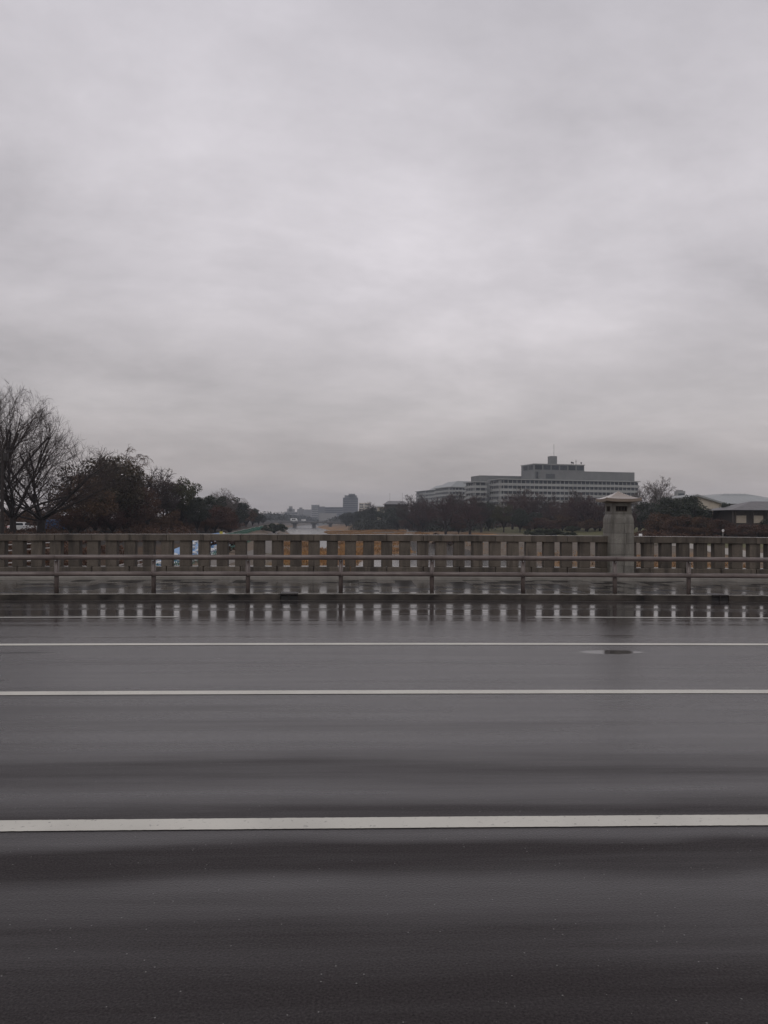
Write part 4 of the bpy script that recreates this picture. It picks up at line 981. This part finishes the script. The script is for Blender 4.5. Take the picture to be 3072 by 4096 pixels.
def vehicle(name, label, cat, X, Y, z, rz, L, Wd, Hh, hood, bodymat, kind='car', group=None):
    t = thing(name, label, cat, (X, Y, z), rz, group); w = Wd/2; b0 = .28
    mb = MB()
    if kind == 'car': pr = [(-L/2, b0), (L/2, b0), (L/2, .75), (L/2-.1, .88), (L/2-1.0, .95), (-L/2+.5, 1.0), (-L/2+.05, .92)]
    else: pr = [(-L/2, b0+.1), (L/2, b0+.1), (L/2, 1.15), (L/2-.12, 1.25), (-L/2, 1.25)]
    prism(mb, pr, -w, w); mb.build('body', M[bodymat], t, bevel=.06)
    mb = MB()
    if kind == 'car': mb.frust((-L/2+.35, L/2-1.15, -w+.08, w-.08, .93), (-L/2+.9, L/2-1.9, -w+.25, w-.25, Hh))
    else: mb.frust((-L/2+.05, L/2-.1, -w+.03, w-.03, 1.25), (-L/2+.1, L/2-.6, -w+.08, w-.08, Hh))
    mb.build('cabin', M[bodymat], t, bevel=.04)
    zlo, zhi = (1.0, Hh-.12) if kind == 'car' else (1.35, Hh-.45)
    for s in (-1, 1):
        ya = s*(w-.10 if kind == 'car' else w-.03); yb = s*(w-.20 if kind == 'car' else w-.05)
        for (c0, c1) in ((-.30, -.02), (.02, .22)):
            mb = MB(); mb.add([(L*c0, ya, zlo), (L*c1, ya, zlo), (L*c1-.1, yb+s*.012, zhi), (L*c0+.1, yb+s*.012, zhi)], [(0, 1, 2, 3)]); mb.build('side_window', M['glass'], t)
    for sx in (-.31, .31):
        for s in (-1, 1): mb = MB(); mb.tube([(L*sx, s*(w-.2), .32), (L*sx, s*(w+.01), .32)], .32, 14); mb.build('wheel', M['tyre'], t)
    for s in (-1, 1):
        mb = MB(); mb.box(-L/2-.02, -L/2+.05, s*(w-.2)-.13, s*(w-.2)+.13, .68, .86); mb.build('tail_light', M['red'], t)
    return t
vehicle('truck', 'white box truck crossing the far bridge, the longer of two', 'truck', XatY(1176, 706), 706, zd, 0, 6.4, 2.2, 3.0, 0, 'white', 'van', 'vehicles on the far bridge')
vehicle('van', 'shorter white van crossing the far bridge', 'van', XatY(1215, 706), 706, zd, 0, 4.2, 1.8, 2.0, 0, 'white', 'van', 'vehicles on the far bridge')
X = XatY(92, 122); vehicle('parked_car', 'white estate car with red tail light seen behind the thick bare trunk', 'car', X, 122, atY(92, 2127, 122).z, R(35), 4.3, 1.7, 1.5, 0, 'white')
X = XatY(212, 122); vehicle('parked_van', 'blue van half hidden behind low branches', 'van', X, 122, atY(212, 2127, 122).z, R(20), 4.2, 1.7, 1.9, 0, 'blue', 'van')
for px, yb in ((92, 2127), (212, 2127)): pass

# ------------------------------------------------------------------ left bank works: tarpaulins, sandbags, barriers
def tarpx(Y): return -24-shift(Y)
vs, fs = [], []; NY, NX = 46, 10
for j in range(NY+1):
    Yq = 72+90*j/NY
    for i in range(NX+1):
        xu = lerp_tab(Yq, [(72, -20.1), (90, -21.9), (118, -24.2)])-shift(Yq); xd = -19.2-shift(Yq); X = xu+(xd-xu)*i/NX; vs.append((X, Yq, terr(X, Yq)+.16+.10*mnoise.noise(Vector((X*1.1, Yq*.5, 3)))))
fs = [(j*(NX+1)+i, j*(NX+1)+i+1, (j+1)*(NX+1)+i+1, (j+1)*(NX+1)+i) for j in range(NY) for i in range(NX)]
mb = MB(); mb.add(vs, fs); tp = mb.build('tarpaulin', M['tarp'], smooth=True); sm = tp.modifiers.new('thick', 'SOLIDIFY'); sm.thickness = .02
tag(tp, 'long bright blue tarpaulin covering the left embankment slope', 'tarpaulin')
sbm = MB()
bm_vs = []
for a in range(6):
    for k in range(8):
        th = math.pi*(a+.5)/6; ph_ = 2*math.pi*k/8; bm_vs.append((.42*math.sin(th)*math.cos(ph_), .3*math.sin(th)*math.sin(ph_), .2*math.cos(th)))
sbm.add(bm_vs, [(a*8+k, a*8+(k+1) % 8, (a+1)*8+(k+1) % 8, (a+1)*8+k) for a in range(5) for k in range(8)]+[tuple(range(8)), tuple(reversed(range(40, 48)))])
sb = None; rd = random.Random(12)
for i in range(130):
    Yq = 74+86*rd.random(); xu = lerp_tab(Yq, [(72, -20.1), (90, -21.9), (118, -24.2)])-shift(Yq); X = xu+(-19.2-shift(Yq)-xu)*rd.choice((.3, .45, .6, .78, .94))+rd.uniform(-.2, .2); loc = (X, Yq, terr(X, Yq)+.32)
    if sb is None: sb = sbm.build('sandbag', M['sandbag'], smooth=True); tag(sb, 'white sandbag weighing down the blue tarpaulin on the slope', 'sandbag', 'sandbags on the blue tarpaulin'); sb.location = loc
    else: c_ = sb.copy(); COL.objects.link(c_); c_.location = loc; c_.rotation_euler = (0, rd.uniform(-.3, .5), rd.uniform(0, 6)); s_ = rd.uniform(.8, 1.25); c_.scale = (s_, s_, s_)
def barrier():
    t = thing('pipe_barrier', 'green A-frame pipe barrier in the row at the foot of the blue tarpaulin', 'barrier', group='green barriers along the riverside path')
    for s in (-1, 1):
        mb = MB(); mb.tube([(-.28, s*.9, 0), (0, s*.9, .95)], .035, 5); mb.tube([(.28, s*.9, 0), (0, s*.9, .95)], .035, 5); mb.tube([(-.15, s*.9, .45), (.15, s*.9, .45)], .03, 5)
        mb.build('a_frame', M['green'], t)
    mb = MB(); mb.tube([(0, -1.05, .92), (0, 1.05, .92)], .03, 5); mb.tube([(0, -1.05, .5), (0, 1.05, .5)], .03, 5); mb.build('bar', M['galv'], t)
    return t
b0 = barrier(); first = True
for i in range(60):
    Yq = 74+i*2.5; X = -19.0-shift(Yq); loc = (X, Yq, terr(X, Yq)+.02)
    if first: b0.location = loc; first = False
    else: copytree(b0, loc)
for i in range(76):
    Yq = 132+i*2.6; X = -21.6-shift(Yq); copytree(b0, (X, Yq, terr(X, Yq)+.05), 0, 1.25, 'green and white pipe barrier on the upper edge of the left embankment', 'barriers on the embankment edge')
# yellow panel
X = XatY(885, 100); z = atY(885, 2137, 100).z
t = thing('yellow_panel', 'small square yellow board standing just above the parapet left of centre', 'sign', (X, 100, terr(X, 100)))
mb = MB(); mb.box(-.2, .2, -.02, .02, z-t.location.z-.02, z-t.location.z+.36); mb.build('board', M['yellow'], t)
mb = MB(); mb.tube([(0, .05, -.3), (0, .05, z-t.location.z)], .03, 6); mb.build('post', M['galv'], t)
# round white sign at right
X = XatY(2892, 120); z = atY(2892, 2122, 120).z
t = thing('round_sign', 'small round white sign on a thin post behind the right parapet', 'sign', (X, 120, terr(X, 120))); h = z-t.location.z
mb = MB(); mb.tube([(0, -.03, h), (0, 0, h)], .20, 20); mb.build('disc', M['white'], t)
mb = MB(); mb.tube([(0, .03, -.3), (0, .03, h+.15)], .035, 8); mb.build('post', M['galv'], t)
mb = MB(); mb.box(-.03, .05, -.042, -.032, h-.06, h+.07); mb.build('mark', M['iron'], t)
# utility pole at left edge
X = XatY(8, 80)
t = thing('utility_pole', 'dark utility pole with boxes at the far left edge', 'pole', (X, 80, terr(X, 80))); zt = atY(8, 1792, 80).z-t.location.z
mb = MB(); mb.tube([(0, 0, -.3), (0, 0, zt)], [.20, .13], 10); mb.build('shaft', M['bark'], t)
mb = MB(); mb.tube([(.32, 0, zt-1.3), (.32, 0, zt-.5)], .24, 10); mb.build('transformer', M['iron'], t)
mb = MB(); mb.box(-.9, .9, -.05, .05, zt-.35, zt-.23); mb.build('crossarm', M['iron'], t)
# handrails on the ramp by the left abutment
def handrail(label, p0, p1, n=5, rows=2):
    a = Vector(p0); b = Vector(p1); t = thing('handrail', label, 'handrail', a, 0, 'pale handrails by the left abutment'); d = b-a
    mb = MB()
    for r in range(rows): mb.tube([(0, 0, .9-.35*r), (d.x, d.y, d.z+.9-.35*r)], .04, 6)
    mb.build('rail', M['galv'], t)
    for i in range(n):
        q = d*(i/(n-1)); mb = MB(); mb.tube([(q.x, q.y, q.z-.2), (q.x, q.y, q.z+.9)], .035, 6); mb.build('post', M['galv'], t)
def gp(px, py, Y): v = atY(px, py, Y); return (v.x, v.y, v.z-.9)
handrail('pale handrail seen through the leftmost baluster gaps, upper one', gp(-60, 2185, 45), gp(240, 2168, 52))
handrail('pale handrail low behind the leftmost balusters', gp(-60, 2262, 40), gp(150, 2240, 46))
handrail('pale handrail sloping up behind the balusters left of the tarpaulin', gp(400, 2278, 60), gp(680, 2215, 75))
# white scooter right of the pillar
X = XatY(2562, 72); zz_ = atY(2562, 2132, 72).z
t = thing('scooter', 'white scooter partly hidden behind the parapet just right of the pillar', 'scooter', (X, 72, zz_-1.05), R(250))
mb = MB()
pr = [(-.75, .35), (-.3, .28), (.25, .28), (.45, .55), (.42, .95), (.30, 1.0), (.22, .55), (-.05, .42), (-.25, .75), (-.8, .78), (-.9, .6)]
prism(mb, pr, -.16, .16); mb.build('body', M['white'], t, bevel=.04)
for x in (-.6, .62): mb = MB(); mb.tube([(x, -.06, .25), (x, .06, .25)], .25, 16); mb.build('wheel', M['tyre'], t)
mb = MB(); mb.box(-.75, -.15, -.13, .13, .78, .86); mb.build('seat', M['tyre'], t, bevel=.02)
mb = MB(); mb.tube([(.36, -.33, 1.05), (.36, .33, 1.05)], .02, 6); mb.build('handlebar', M['iron'], t)
mb = MB(); mb.tube([(.36, 0, .9), (.62, 0, .25)], .03, 6); mb.build('fork', M['iron'], t)

# ------------------------------------------------------------------ air
mb = MB(); mb.box(-1000, 1000, -150, 2950, -15, 90)
m = bpy.data.materials.new('haze'); m.use_nodes = True; nt = m.node_tree; nt.nodes.clear()
out = nn(nt, 'ShaderNodeOutputMaterial'); pv = nn(nt, 'ShaderNodeVolumePrincipled'); pv.inputs['Color'].default_value = (.80, .86, .97, 1); pv.inputs['Density'].default_value = .00027; pv.inputs['Anisotropy'].default_value = 0.2
nt.links.new(pv.outputs[0], out.inputs['Volume'])
hz = mb.build('haze', m); hz['kind'] = 'stuff'; hz['label'] = 'thin grey haze in the air over the river'; hz['category'] = 'haze'
